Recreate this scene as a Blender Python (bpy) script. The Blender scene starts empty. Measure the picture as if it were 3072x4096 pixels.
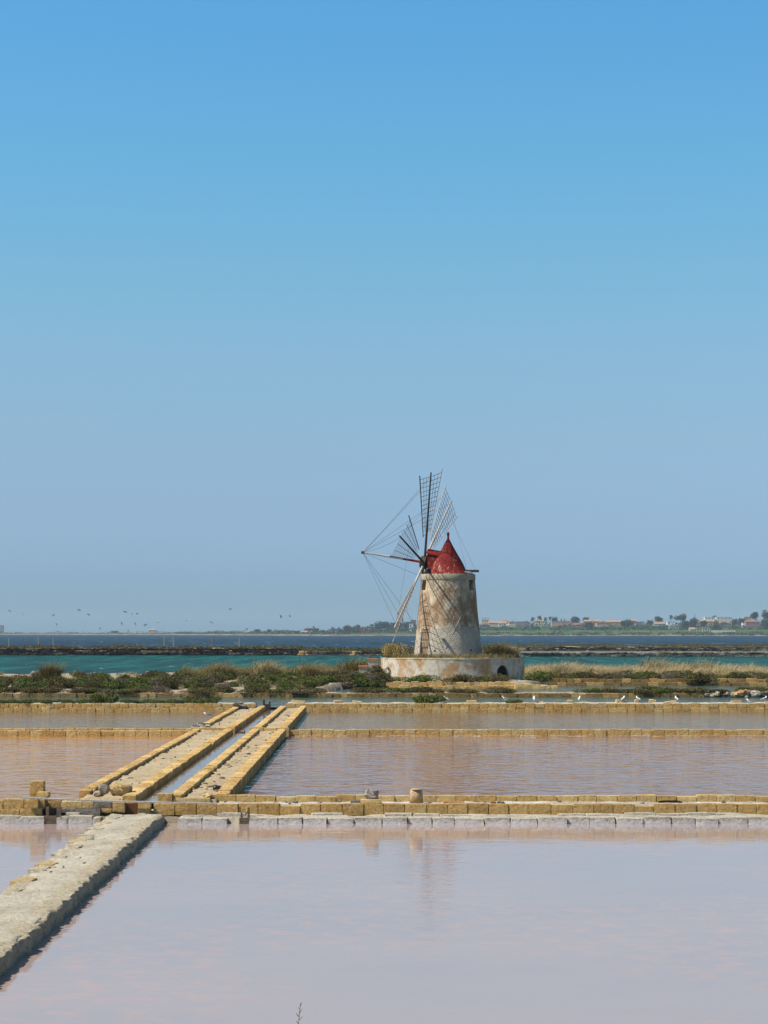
import bpy, bmesh, math, random
import numpy as np
from mathutils import Vector, Matrix, noise

random.seed(7)
RNG = np.random.default_rng(7)
scene = bpy.context.scene
R = math.radians

# ------------------------------------------------------------------ camera, sky, sun, exposure
EYE = 4.6                      # metres above the front pond
FOC, UC, VH = 8294.0, 1536.0, 2530.0   # focal length, centre column and horizon row of the photograph
cam_data = bpy.data.cameras.new("camera")
cam = bpy.data.objects.new("camera", cam_data)
scene.collection.objects.link(cam)
cam.location = (0, 0, EYE)
cam.rotation_euler = (R(90), 0, 0)
cam_data.sensor_fit = 'HORIZONTAL'
cam_data.sensor_width = 36
cam_data.lens = 36 * FOC / 3072
cam_data.shift_y = (VH - 2048) / 3072
cam_data.clip_start = 0.5
cam_data.clip_end = 30000
scene.camera = cam

SUN_EL, SUN_AZ = R(52), R(254)          # azimuth clockwise from +Y
sun_dir = Vector((math.sin(SUN_AZ) * math.cos(SUN_EL), math.cos(SUN_AZ) * math.cos(SUN_EL), math.sin(SUN_EL)))
world = bpy.data.worlds.new("World")
scene.world = world
world.use_nodes = True
wn, wl = world.node_tree.nodes, world.node_tree.links
wn.clear()
wo = wn.new('ShaderNodeOutputWorld')
bg = wn.new('ShaderNodeBackground')
bg.inputs[1].default_value = 0.106
sky = wn.new('ShaderNodeTexSky')
sky.sky_type = 'NISHITA'
sky.sun_disc = False
sky.sun_elevation = SUN_EL
sky.sun_rotation = SUN_AZ
sky.air_density = 1.0
sky.dust_density = 0.6
sky.ozone_density = 3.0
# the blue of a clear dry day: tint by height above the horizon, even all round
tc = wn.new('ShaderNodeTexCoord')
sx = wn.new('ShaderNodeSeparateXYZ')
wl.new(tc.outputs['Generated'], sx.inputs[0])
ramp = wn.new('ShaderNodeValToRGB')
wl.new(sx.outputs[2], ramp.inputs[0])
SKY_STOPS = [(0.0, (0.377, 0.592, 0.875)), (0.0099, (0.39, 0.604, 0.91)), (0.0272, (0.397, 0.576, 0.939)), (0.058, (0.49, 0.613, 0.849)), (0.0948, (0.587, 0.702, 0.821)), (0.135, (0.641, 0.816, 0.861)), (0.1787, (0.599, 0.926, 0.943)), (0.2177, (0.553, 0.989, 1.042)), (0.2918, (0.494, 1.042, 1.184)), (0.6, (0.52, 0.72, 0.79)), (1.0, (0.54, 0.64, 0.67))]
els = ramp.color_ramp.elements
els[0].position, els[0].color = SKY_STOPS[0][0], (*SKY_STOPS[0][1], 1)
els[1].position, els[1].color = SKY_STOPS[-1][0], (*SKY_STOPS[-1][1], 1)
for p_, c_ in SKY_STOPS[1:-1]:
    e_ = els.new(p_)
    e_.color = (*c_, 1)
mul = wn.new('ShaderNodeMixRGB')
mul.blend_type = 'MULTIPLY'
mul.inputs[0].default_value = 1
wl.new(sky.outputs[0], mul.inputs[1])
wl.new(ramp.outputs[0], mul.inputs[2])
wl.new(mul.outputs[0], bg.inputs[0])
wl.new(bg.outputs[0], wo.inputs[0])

sun_data = bpy.data.lights.new("sun", 'SUN')
sun_data.energy = 5.0
sun_data.angle = R(0.53)
sun_data.color = (1.0, 0.93, 0.82)
sun = bpy.data.objects.new("sun", sun_data)
scene.collection.objects.link(sun)
sun.location = (-30, -10, 60)
sun.rotation_euler = (-sun_dir).to_track_quat('-Z', 'Y').to_euler()

vs = scene.view_settings
vs.view_transform = 'Standard'
vs.look = 'None'
vs.exposure = 0.4
vs.gamma = 1.0
vs.use_curve_mapping = False
scene.cycles.max_bounces = 6
scene.cycles.volume_bounces = 0
scene.cycles.transparent_max_bounces = 4
scene.cycles.caustics_reflective = False
scene.cycles.caustics_refractive = False

# ------------------------------------------------------------------ helpers
def spot(u, v, y):
    """world point at distance y for a photograph position"""
    return Vector(((u - UC) * y / FOC, y, EYE - (v - VH) * y / FOC))

def dist(v, z):
    """distance at which level z appears in row v"""
    return (EYE - z) * FOC / (v - VH)

def link(o, parent=None):
    scene.collection.objects.link(o)
    if parent is not None:
        o.parent = parent
    return o

def tag(o, label=None, cat=None, group=None, kind=None):
    if label: o['label'] = label
    if cat: o['category'] = cat
    if group: o['group'] = group
    if kind: o['kind'] = kind
    return o

def empty(name, loc=(0, 0, 0), rz=0.0):
    o = bpy.data.objects.new(name, None)
    o.empty_display_size = 0.3
    o.location = loc
    o.rotation_euler = (0, 0, rz)
    return link(o)

def add(name, me, mat=None, parent=None, loc=(0, 0, 0), rot=(0, 0, 0), scale=(1, 1, 1)):
    o = bpy.data.objects.new(name, me)
    if mat is not None and len(me.materials) == 0:
        me.materials.append(mat)
    o.location, o.rotation_euler, o.scale = loc, rot, scale
    return link(o, parent)

def add_w(name, me, mat=None, parent=None):
    """a child whose mesh is given in world coordinates"""
    o = add(name, me, mat, parent)
    if parent is not None:
        o.matrix_parent_inverse = Matrix.Translation(parent.location).inverted() if not any(parent.rotation_euler) else parent.matrix_basis.inverted()
    return o

def mesh_np(name, verts, faces, smooth=False):
    """faces: list of (k, n) int arrays"""
    me = bpy.data.meshes.new(name)
    verts = np.asarray(verts, dtype=np.float32)
    me.vertices.add(len(verts))
    me.vertices.foreach_set('co', verts.ravel())
    loops = np.concatenate([np.asarray(f, dtype=np.int32).ravel() for f in faces])
    sizes = np.concatenate([np.full(len(f), f.shape[1], dtype=np.int32) for f in faces])
    starts = np.concatenate([[0], np.cumsum(sizes)[:-1]]).astype(np.int32)
    me.loops.add(len(loops))
    me.loops.foreach_set('vertex_index', loops)
    me.polygons.add(len(sizes))
    me.polygons.foreach_set('loop_start', starts)
    me.polygons.foreach_set('loop_total', sizes)
    me.update(calc_edges=True)
    if smooth:
        me.polygons.foreach_set('use_smooth', np.ones(len(sizes), dtype=bool))
    return me

class MB:
    """collects simple solids into one mesh"""
    def __init__(s): s.v, s.f = [], []
    def poly(s, vs_, fs):
        b = len(s.v)
        s.v += [tuple(p) for p in vs_]
        s.f += [tuple(i + b for i in f) for f in fs]
    def box(s, x0, x1, y0, y1, z0, z1):
        s.poly([(x0, y0, z0), (x1, y0, z0), (x1, y1, z0), (x0, y1, z0), (x0, y0, z1), (x1, y0, z1), (x1, y1, z1), (x0, y1, z1)],
               [(0, 3, 2, 1), (4, 5, 6, 7), (0, 1, 5, 4), (1, 2, 6, 5), (2, 3, 7, 6), (3, 0, 4, 7)])
    def bar(s, a, b, r0, r1=None, n=6):
        a, b = Vector(a), Vector(b)
        r1 = r0 if r1 is None else r1
        d = (b - a).normalized()
        u = d.orthogonal().normalized()
        w = d.cross(u)
        pts = []
        for p, r in ((a, r0), (b, r1)):
            for k in range(n):
                t = 2 * math.pi * k / n
                pts.append(p + u * (r * math.cos(t)) + w * (r * math.sin(t)))
        fs = [(k, (k + 1) % n, n + (k + 1) % n, n + k) for k in range(n)]
        fs += [tuple(range(n - 1, -1, -1)), tuple(range(n, 2 * n))]
        s.poly(pts, fs)
    def path(s, pts, r, n=4):
        for a, b in zip(pts[:-1], pts[1:]):
            s.bar(a, b, r, r, n)
    def lathe(s, prof, n=32, c=(0, 0, 0), caps=True):
        pts = []
        for r, z in prof:
            for k in range(n):
                t = 2 * math.pi * k / n
                pts.append((c[0] + r * math.cos(t), c[1] + r * math.sin(t), c[2] + z))
        fs = []
        for j in range(len(prof) - 1):
            for k in range(n):
                fs.append((j * n + k, j * n + (k + 1) % n, (j + 1) * n + (k + 1) % n, (j + 1) * n + k))
        if caps:
            fs.append(tuple(range(n - 1, -1, -1)))
            fs.append(tuple((len(prof) - 1) * n + k for k in range(n)))
        s.poly(pts, fs)
    def mesh(s, name='mesh', smooth=False):
        me = bpy.data.meshes.new(name)
        me.from_pydata(s.v, [], s.f)
        me.update()
        if smooth:
            me.polygons.foreach_set('use_smooth', np.ones(len(me.polygons), dtype=bool))
        return me

def grid_mesh(name, xs, ys, zf, smooth=True):
    nx, ny = len(xs), len(ys)
    v = np.empty((ny, nx, 3), dtype=np.float32)
    for j, y in enumerate(ys):
        for i, x in enumerate(xs):
            v[j, i] = (x, y, zf(x, y))
    idx = np.arange(nx * ny).reshape(ny, nx)
    f = np.stack([idx[:-1, :-1], idx[:-1, 1:], idx[1:, 1:], idx[1:, :-1]], -1).reshape(-1, 4)
    return mesh_np(name, v.reshape(-1, 3), [f], smooth)

def fbm(x, y, z=0.0, o=4):
    return noise.fractal(Vector((x, y, z)), 1.0, 2.0, o)

def stone_mesh(nx, ny, nz, rnd, rough, seed, sharp=42):
    """unit block, softened corners, uneven faces"""
    rg = random.Random(seed)
    bm = bmesh.new()
    vm = {}
    def vert(i, j, k):
        key = (i, j, k)
        if key not in vm:
            p = Vector((2 * i / nx - 1, 2 * j / ny - 1, 2 * k / nz - 1))
            q = p.copy()
            m = (abs(p.x) ** rnd + abs(p.y) ** rnd + abs(p.z) ** rnd) ** (1 / rnd)
            mx = max(abs(p.x), abs(p.y), abs(p.z))
            q *= mx / m
            n_ = noise.noise_vector(Vector((p.x * 1.3 + seed * 3.1, p.y * 1.3, p.z * 1.3))) * rough
            q += n_ + Vector((rg.uniform(-1, 1), rg.uniform(-1, 1), rg.uniform(-1, 1))) * rough * 0.35
            vm[key] = bm.verts.new(q * 0.5)
        return vm[key]
    for a, b, c, n1, n2, n3 in (('i', 'j', 'k', nx, ny, nz), ('j', 'k', 'i', ny, nz, nx), ('k', 'i', 'j', nz, nx, ny)):
        for side in (0, n3):
            for p in range(n1):
                for q in range(n2):
                    quad = []
                    for dp, dq in ((0, 0), (1, 0), (1, 1), (0, 1)):
                        d = {a: p + dp, b: q + dq, c: side}
                        quad.append(vert(d['i'], d['j'], d['k']))
                    if side == 0: quad.reverse()
                    bm.faces.new(quad)
    me = bpy.data.meshes.new('stone')
    bm.to_mesh(me)
    bm.free()
    me.polygons.foreach_set('use_smooth', np.ones(len(me.polygons), dtype=bool))
    me.set_sharp_from_angle(angle=R(sharp))
    return me

# ------------------------------------------------------------------ materials
class Nodes:
    def __init__(s, name):
        s.m = bpy.data.materials.new(name)
        s.m.use_nodes = True
        s.t = s.m.node_tree
        s.n, s.l = s.t.nodes, s.t.links
        s.bsdf = s.n['Principled BSDF']
        s.out = s.n['Material Output']
        g = s.n.new('ShaderNodeNewGeometry')
        s.pos, s.island = g.outputs['Position'], g.outputs['Random Per Island']
        s.normal = g.outputs['Normal']
    def rnd(s): return s.n.new('ShaderNodeObjectInfo').outputs['Random']
    def objco(s): return s.n.new('ShaderNodeTexCoord').outputs['Object']
    def scale(s, v, sc, off=(0, 0, 0)):
        m = s.n.new('ShaderNodeMapping')
        m.inputs['Scale'].default_value = sc
        m.inputs['Location'].default_value = off
        s.l.new(v, m.inputs[0])
        return m.outputs[0]
    def noise(s, v, sc, det=4, rough=0.55, dist=0.0):
        t = s.n.new('ShaderNodeTexNoise')
        t.inputs['Scale'].default_value = sc
        t.inputs['Detail'].default_value = det
        t.inputs['Roughness'].default_value = rough
        t.inputs['Distortion'].default_value = dist
        s.l.new(v, t.inputs['Vector'])
        return t.outputs[0]
    def voro(s, v, sc, feat='F1'):
        t = s.n.new('ShaderNodeTexVoronoi')
        t.feature = feat
        t.inputs['Scale'].default_value = sc
        s.l.new(v, t.inputs['Vector'])
        return t.outputs['Distance']
    def ramp(s, f, stops, interp='LINEAR'):
        t = s.n.new('ShaderNodeValToRGB')
        t.color_ramp.interpolation = interp
        e = t.color_ramp.elements
        def c4(c): return (c, c, c, 1) if isinstance(c, (int, float)) else (*c, 1)
        e[0].position, e[0].color = stops[0][0], c4(stops[0][1])
        e[1].position, e[1].color = stops[-1][0], c4(stops[-1][1])
        for p, c in stops[1:-1]:
            x = e.new(p)
            x.color = c4(c)
        s.l.new(f, t.inputs[0])
        return t.outputs[0]
    def mix(s, f, a, b, mode='MIX'):
        t = s.n.new('ShaderNodeMixRGB')
        t.blend_type = mode
        for k, x in enumerate((f, a, b)):
            if isinstance(x, (int, float)):
                t.inputs[k].default_value = x if k == 0 else (x, x, x, 1)
            elif isinstance(x, tuple):
                t.inputs[k].default_value = (*x, 1)
            else:
                s.l.new(x, t.inputs[k])
        return t.outputs[0]
    def math(s, op, a, b=0.0, c=0.0):
        t = s.n.new('ShaderNodeMath')
        t.operation = op
        for k, x in enumerate((a, b, c)):
            if isinstance(x, (int, float)): t.inputs[k].default_value = x
            else: s.l.new(x, t.inputs[k])
        return t.outputs[0]
    def sep(s, v):
        t = s.n.new('ShaderNodeSeparateXYZ')
        s.l.new(v, t.inputs[0])
        return t.outputs
    def bump(s, h, dist=0.02, strength=1.0, prev=None):
        t = s.n.new('ShaderNodeBump')
        t.inputs['Distance'].default_value = dist
        t.inputs['Strength'].default_value = strength
        s.l.new(h, t.inputs['Height'])
        if prev is not None: s.l.new(prev, t.inputs['Normal'])
        return t.outputs[0]
    def done(s, col, rough=0.9, spec=0.3, nrm=None, **kw):
        b = s.bsdf.inputs
        if isinstance(col, tuple): b['Base Color'].default_value = (*col, 1)
        else: s.l.new(col, b['Base Color'])
        if isinstance(rough, (int, float)): b['Roughness'].default_value = rough
        else: s.l.new(rough, b['Roughness'])
        b['Specular IOR Level'].default_value = spec
        if nrm is not None: s.l.new(nrm, b['Normal'])
        for k, v in kw.items(): b[k].default_value = v
        return s.m

def stone_mat(name, dark, mid, light, pit=1.0, crust=None):
    s = Nodes(name)
    big = s.noise(s.pos, 3.0, 3)
    fine = s.noise(s.pos, 17.0, 6, 0.78)
    v = s.math('ADD', s.math('MULTIPLY', big, 0.7), s.math('MULTIPLY', s.rnd(), 0.22))
    base = s.ramp(v, [(0.18, dark), (0.45, mid), (0.75, light)])
    pits = s.ramp(fine, [(0.36, 0.22), (0.44, 0.80), (0.52, 1.0), (0.75, 1.2)])
    col = s.mix(0.75, base, pits, 'MULTIPLY')
    if crust:
        z = s.sep(s.pos)[2]
        w = s.math('ADD', s.math('MULTIPLY', s.math('SUBTRACT', z, crust[0]), -crust[1]), s.math('MULTIPLY', s.noise(s.pos, 9, 5, 0.7), 1.6))
        col = s.mix(s.ramp(w, [(0.72, 0.0), (1.05, 0.85)]), col, (0.72, 0.70, 0.68))
    h = s.math('ADD', s.math('MULTIPLY', fine, 0.6), s.math('MULTIPLY', s.noise(s.pos, 60, 3, 0.6), 0.35))
    h = s.math('ADD', h, s.math('MULTIPLY', s.noise(s.pos, 9, 3), 0.8))
    return s.done(col, 0.95, 0.15, s.bump(h, 0.095 * pit))

M = {}
M['tuff'] = stone_mat('tuff', (0.50, 0.295, 0.095), (0.63, 0.395, 0.145), (0.71, 0.485, 0.205))
M['tuff_smooth'] = stone_mat('tuff_smooth', (0.53, 0.345, 0.135), (0.63, 0.435, 0.18), (0.70, 0.505, 0.235), 0.5)
M['tuff_grey'] = stone_mat('tuff_brown', (0.43, 0.255, 0.085), (0.55, 0.345, 0.13), (0.63, 0.425, 0.185))
M['tuff_pale'] = stone_mat('tuff_pale', (0.50, 0.34, 0.145), (0.595, 0.425, 0.20), (0.665, 0.495, 0.26))
M['tuff_dark'] = stone_mat('tuff_painted_shade', (0.20, 0.125, 0.045), (0.29, 0.185, 0.07), (0.38, 0.26, 0.11))  # darker tuff copy: shade of the overhanging plants put into the colour
M['edge_pale'] = stone_mat('edge_stone_pale', (0.46, 0.375, 0.245), (0.56, 0.475, 0.33), (0.63, 0.55, 0.40))
M['saltstone'] = stone_mat('salt_crusted_stone', (0.40, 0.345, 0.26), (0.53, 0.465, 0.365), (0.62, 0.555, 0.45), 0.8, crust=(0.10, 4.0))
M['rock_grey'] = stone_mat('grey_rock', (0.16, 0.14, 0.11), (0.25, 0.22, 0.18), (0.35, 0.315, 0.265), 1.3)
M['rock_dark'] = stone_mat('dark_wet_stone', (0.012, 0.012, 0.011), (0.028, 0.026, 0.022), (0.06, 0.053, 0.043), 1.5)
M['rock_black'] = stone_mat('black_weedy_stone', (0.008, 0.008, 0.007), (0.014, 0.014, 0.012), (0.03, 0.028, 0.022), 1.5)
M['rock_pink'] = stone_mat('pinkish_rock', (0.30, 0.24, 0.19), (0.42, 0.35, 0.29), (0.52, 0.45, 0.38), 1.0)
M['rock_pale'] = stone_mat('pale_rubble', (0.18, 0.16, 0.125), (0.29, 0.26, 0.21), (0.40, 0.365, 0.305), 1.5)
M['rock_mix'] = stone_mat('brown_rubble', (0.07, 0.06, 0.045), (0.13, 0.112, 0.085), (0.24, 0.21, 0.165), 1.5)
M['rock_rust'] = stone_mat('rusty_rock', (0.28, 0.14, 0.05), (0.40, 0.21, 0.08), (0.48, 0.30, 0.15), 1.3)

def soil(name, a, b, c, speck=0.5, bumpd=0.05, salt=0.0):
    s = Nodes(name)
    n1 = s.noise(s.pos, 0.9, 6, 0.65)
    n2 = s.noise(s.pos, 11.0, 6, 0.7)
    col = s.ramp(n1, [(0.3, a), (0.5, b), (0.7, c)])
    col = s.mix(speck, col, s.ramp(n2, [(0.33, 0.42), (0.5, 1.0), (0.72, 1.15)]), 'MULTIPLY')
    if salt:
        k = s.ramp(s.noise(s.scale(s.pos, (0.7, 2.2, 1)), 1.4, 6, 0.65), [(0.52 - 0.1 * salt, 0.0), (0.66, 0.9)])
        col = s.mix(k, col, (0.70, 0.67, 0.62))
    h = s.math('ADD', s.math('MULTIPLY', n2, 1.0), s.math('MULTIPLY', s.noise(s.pos, 45, 3), 0.3))
    return s.done(col, 0.95, 0.1, s.bump(h, bumpd))
M['path'] = soil('path_sand', (0.35, 0.265, 0.155), (0.43, 0.335, 0.205), (0.49, 0.395, 0.26), 0.8)
M['mud'] = soil('grey_mud', (0.38, 0.33, 0.24), (0.465, 0.415, 0.315), (0.53, 0.475, 0.37), 0.62, 0.06)
M['ledge'] = soil('salty_ledge', (0.30, 0.26, 0.19), (0.38, 0.34, 0.265), (0.45, 0.41, 0.34), 0.6, 0.05, 0.5)
M['darkmud'] = soil('dark_mud', (0.15, 0.12, 0.08), (0.22, 0.175, 0.12), (0.29, 0.24, 0.175), 0.5)
M['sand'] = soil('bank_sand', (0.23, 0.185, 0.12), (0.31, 0.255, 0.18), (0.40, 0.34, 0.25), 0.5)
M['salt_sand'] = soil('dike_top_sand', (0.36, 0.305, 0.225), (0.45, 0.395, 0.31), (0.52, 0.465, 0.38), 0.4)
M['bed'] = soil('pan_bed', (0.25, 0.18, 0.12), (0.30, 0.22, 0.15), (0.36, 0.28, 0.2), 0.3)

def water(name, c1, c2, wave, amp, rough, refl, patch=0.15, caps=0.0, aniso=1.0, fine=0.0, ripple_flecks=None, slow=0.0, streak=1.0):
    """murky water: coloured body under a reflecting surface with wind ripples"""
    s = Nodes(name)
    p = s.scale(s.pos, (1.0 / aniso, 1, 1))
    col = s.mix(s.ramp(s.noise(s.scale(s.pos, (1, 1.6, 1)), patch, 4, 0.6), [(0.35, 0.0), (0.65, 1.0)]), c1, c2)
    if ripple_flecks:
        k = s.ramp(s.noise(s.scale(s.pos, (1.0, 1, 1)), 2.2, 4, 0.65), [(0.46, 0.0), (0.68, 0.34)])  # flecks where ripples break the reflection, painted into the body colour
        k2 = s.ramp(s.noise(s.scale(s.pos, (0.17, 0.13, 1), (2.3, 0.4, 0)), 1.0, 2), [(0.40, 0.0), (0.56, 1.0)])
        col = s.mix(s.math('MULTIPLY', k, k2), col, ripple_flecks)
    h = s.noise(p, wave, 1.5, 0.5, 0.6)
    if fine: h = s.math('ADD', h, s.math('MULTIPLY', s.noise(p, wave * 4.1, 2, 0.5), fine))
    if slow: h = s.math('MULTIPLY', h, s.ramp(s.noise(s.pos, slow, 2), [(0.38, 0.25), (0.62, 1.0)]))
    nrm = s.bump(h, amp)
    if caps:
        cn = s.ramp(s.noise(s.scale(s.pos, (0.30 * streak, 0.022 * streak, 1)), 1.0, 4, 0.75), [(0.655 - caps * 0.015, 0.0), (0.72, 0.75)])
        st_ = s.ramp(s.noise(s.scale(s.pos, (0.11 * streak, 0.010 * streak, 1)), 1.0, 5, 0.7), [(0.36, 0.45), (0.5, 1.0), (0.66, 1.75)])
        col = s.mix(1.0, col, st_, 'MULTIPLY')
        col = s.mix(cn, col, (0.70, 0.74, 0.78))
    dif = s.n.new('ShaderNodeBsdfDiffuse')
    s.l.new(col, dif.inputs['Color'])
    glo = s.n.new('ShaderNodeBsdfGlossy')
    glo.inputs['Roughness'].default_value = rough
    glo.inputs['Color'].default_value = (1, 1, 1, 1)
    s.l.new(nrm, glo.inputs['Normal'])
    fr = s.n.new('ShaderNodeFresnel')
    fr.inputs['IOR'].default_value = 1.333
    s.l.new(nrm, fr.inputs['Normal'])
    mx = s.n.new('ShaderNodeMixShader')
    s.l.new(s.math('MULTIPLY', fr.outputs[0], refl), mx.inputs[0])
    s.l.new(dif.outputs[0], mx.inputs[1])
    s.l.new(glo.outputs[0], mx.inputs[2])
    s.l.new(mx.outputs[0], s.out.inputs['Surface'])
    return s.m
M['pond_front'] = water('brine_pale_pink', (0.298, 0.238, 0.222), (0.332, 0.253, 0.226), 1.3, 0.0065, 0.05, 0.97, 0.16, ripple_flecks=(0.56, 0.27, 0.15), fine=0.4)
M['pond_left'] = water('brine_orange', (0.33, 0.155, 0.035), (0.36, 0.18, 0.052), 1.35, 0.105, 0.04, 0.85, 0.1, aniso=1.0, fine=0.10)
M['pond_right'] = water('brine_rose', (0.205, 0.115, 0.078), (0.245, 0.125, 0.072), 1.35, 0.105, 0.04, 0.85, 0.1, aniso=1.0, fine=0.10)
M['pond_far'] = water('brine_brown', (0.155, 0.11, 0.056), (0.18, 0.115, 0.056), 1.7, 0.085, 0.06, 0.75, 0.08, aniso=1.0, fine=0.12)
M['channel'] = water('channel_water', (0.17, 0.11, 0.065), (0.21, 0.155, 0.105), 2.0, 0.008, 0.04, 0.97, 0.3)
M['canal'] = water('canal_green_grey', (0.058, 0.078, 0.054), (0.08, 0.09, 0.058), 1.3, 0.11, 0.08, 0.62, 0.08, aniso=1.2)
M['lagoon'] = water('lagoon_teal', (0.004, 0.060, 0.046), (0.006, 0.040, 0.038), 0.45, 0.5, 0.12, 0.18, 0.02, aniso=1.3, caps=-2.2, fine=0.1, streak=4.0)
M['grey_pond'] = water('grey_pond', (0.15, 0.165, 0.12), (0.17, 0.18, 0.135), 0.8, 0.2, 0.15, 0.4, 0.02)
M['sea'] = water('sea_blue', (0.002, 0.016, 0.032), (0.004, 0.022, 0.040), 0.13, 1.8, 0.12, 0.20, 0.006, aniso=1.3, caps=1.0, fine=0.12)

def plain(name, col, rough=0.8, spec=0.3, var=0.25, sc=6.0, bumpd=0.01):
    s = Nodes(name)
    n_ = s.noise(s.pos, sc, 5, 0.65)
    c = s.mix(1.0, col, s.ramp(n_, [(0.3, 1 - var), (0.7, 1 + var)]), 'MULTIPLY')
    return s.done(c, rough, spec, s.bump(n_, bumpd))
M['wood_dark'] = plain('dark_wood', (0.055, 0.045, 0.037), 0.8, 0.2, 0.4, 12)
M['wood_pale'] = plain('weathered_wood', (0.40, 0.36, 0.31), 0.85, 0.2, 0.35, 14)
M['wood_brown'] = plain('brown_wood', (0.15, 0.105, 0.07), 0.85, 0.2, 0.4, 20)
M['wood_rust'] = plain('rust_board', (0.13, 0.06, 0.028), 0.8, 0.2, 0.4, 9)
M['rope'] = plain('rope', (0.09, 0.085, 0.08), 0.9, 0.1, 0.2, 10)
M['red_paint'] = plain('red_paint', (0.17, 0.015, 0.011), 0.8, 0.12, 0.3, 6)
M['post_wood'] = plain('post_wood', (0.26, 0.22, 0.17), 0.85, 0.2, 0.3, 8)
M['brick'] = plain('orange_brick', (0.44, 0.17, 0.075), 0.9, 0.2, 0.3, 14)
M['tile_clay'] = plain('clay_tile', (0.40, 0.27, 0.15), 0.9, 0.2, 0.35, 10)
M['black'] = plain('black_plastic', (0.012, 0.012, 0.013), 0.4, 0.5, 0.3, 20)
M['white_feather'] = plain('white_feather', (0.80, 0.80, 0.79), 0.85, 0.2, 0.05, 20, 0.002)
M['grey_feather'] = plain('grey_feather', (0.17, 0.18, 0.20), 0.85, 0.2, 0.12, 20, 0.002)
M['yellow_beak'] = plain('yellow_beak', (0.55, 0.36, 0.06), 0.5, 0.4, 0.1, 20, 0.001)
M['opening_shade'] = plain('painted_opening_shade', (0.012, 0.011, 0.010), 0.95, 0.1, 0.3, 5)  # near-black standing in for the shade inside arch, windows and drain holes

def red_cap():
    s = Nodes('flaking_red_paint')
    z = s.sep(s.objco())[2]
    n1 = s.noise(s.scale(s.pos, (1, 1, 0.55)), 4.5, 6, 0.72, 0.5)
    n2 = s.noise(s.pos, 1.1, 3)
    low = s.ramp(s.math('MULTIPLY', z, 0.3), [(0.0, 0.115), (0.4, 0.085), (0.75, 0.0)])
    k = s.math('ADD', s.math('ADD', n1, s.math('MULTIPLY', n2, 0.35)), low)
    flake = s.ramp(k, [(0.845, 0.0), (0.90, 0.75)])
    red = s.ramp(s.noise(s.pos, 2.5, 4), [(0.3, (0.105, 0.009, 0.007)), (0.7, (0.20, 0.019, 0.013))])
    under = s.ramp(s.noise(s.pos, 9, 4), [(0.3, (0.30, 0.12, 0.075)), (0.6, (0.46, 0.31, 0.24))])
    return s.done(s.mix(flake, red, under), 0.8, 0.12, s.bump(s.math('SUBTRACT', s.noise(s.pos, 5, 4), s.math('MULTIPLY', flake, 0.4)), 0.03))
M['cap'] = red_cap()

def plaster_tower():
    s = Nodes('stained_plaster')
    x, y, z = s.sep(s.objco())           # metres above the platform
    n_big = s.noise(s.pos, 0.55, 5, 0.6, 0.5)
    n_mid = s.noise(s.scale(s.pos, (1, 1, 0.6)), 1.3, 8, 0.72, 0.3)
    n_fine = s.noise(s.pos, 14, 5, 0.7)
    base = s.ramp(n_big, [(0.32, (0.52, 0.40, 0.26)), (0.5, (0.60, 0.50, 0.36)), (0.68, (0.66, 0.575, 0.45))])
    base = s.mix(0.4, base, s.ramp(n_fine, [(0.3, 0.7), (0.6, 1.05)]), 'MULTIPLY')
    # ochre and brown stains across the middle of the wall
    band = s.ramp(s.math('MULTIPLY', z, 0.1), [(0.16, 0.0), (0.28, 0.22), (0.42, 0.20), (0.62, 0.10)])
    st = s.ramp(s.math('ADD', n_mid, band), [(0.52, 0.0), (0.62, 0.45), (0.74, 0.9)])
    stain = s.ramp(n_fine, [(0.3, (0.15, 0.08, 0.04)), (0.65, (0.27, 0.155, 0.075))])
    col = s.mix(st, base, stain)
    # grey damp cement below a ragged crack line
    edge = s.math('ADD', s.math('MULTIPLY', z, 0.35), s.math('MULTIPLY', s.math('SUBTRACT', s.noise(s.pos, 0.9, 4, 0.6), 0.5), 1.3))
    lo = s.ramp(edge, [(0.80, 1.0), (0.83, 0.0)])
    cement = s.ramp(s.noise(s.pos, 2.2, 6, 0.7), [(0.3, (0.33, 0.285, 0.22)), (0.55, (0.46, 0.41, 0.33)), (0.75, (0.57, 0.51, 0.42))])
    col = s.mix(s.math('MULTIPLY', lo, 0.8), col, cement)
    crack = s.ramp(s.math('ABSOLUTE', s.math('SUBTRACT', edge, 0.815)), [(0.0, 1.0), (0.012, 0.0)])
    col = s.mix(s.math('MULTIPLY', crack, 0.7), col, (0.08, 0.065, 0.05))
    rub = s.noise(s.scale(s.pos, (1, 1, 2.0)), 5.5, 5, 0.7)
    h = s.math('ADD', s.math('MULTIPLY', n_fine, 0.25), s.math('MULTIPLY', s.math('MULTIPLY', rub, lo), 1.6))
    h = s.math('ADD', h, s.math('MULTIPLY', s.noise(s.pos, 4, 4), 0.5))
    return s.done(col, 0.95, 0.1, s.bump(h, 0.07))
M['tower'] = plaster_tower()

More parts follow.
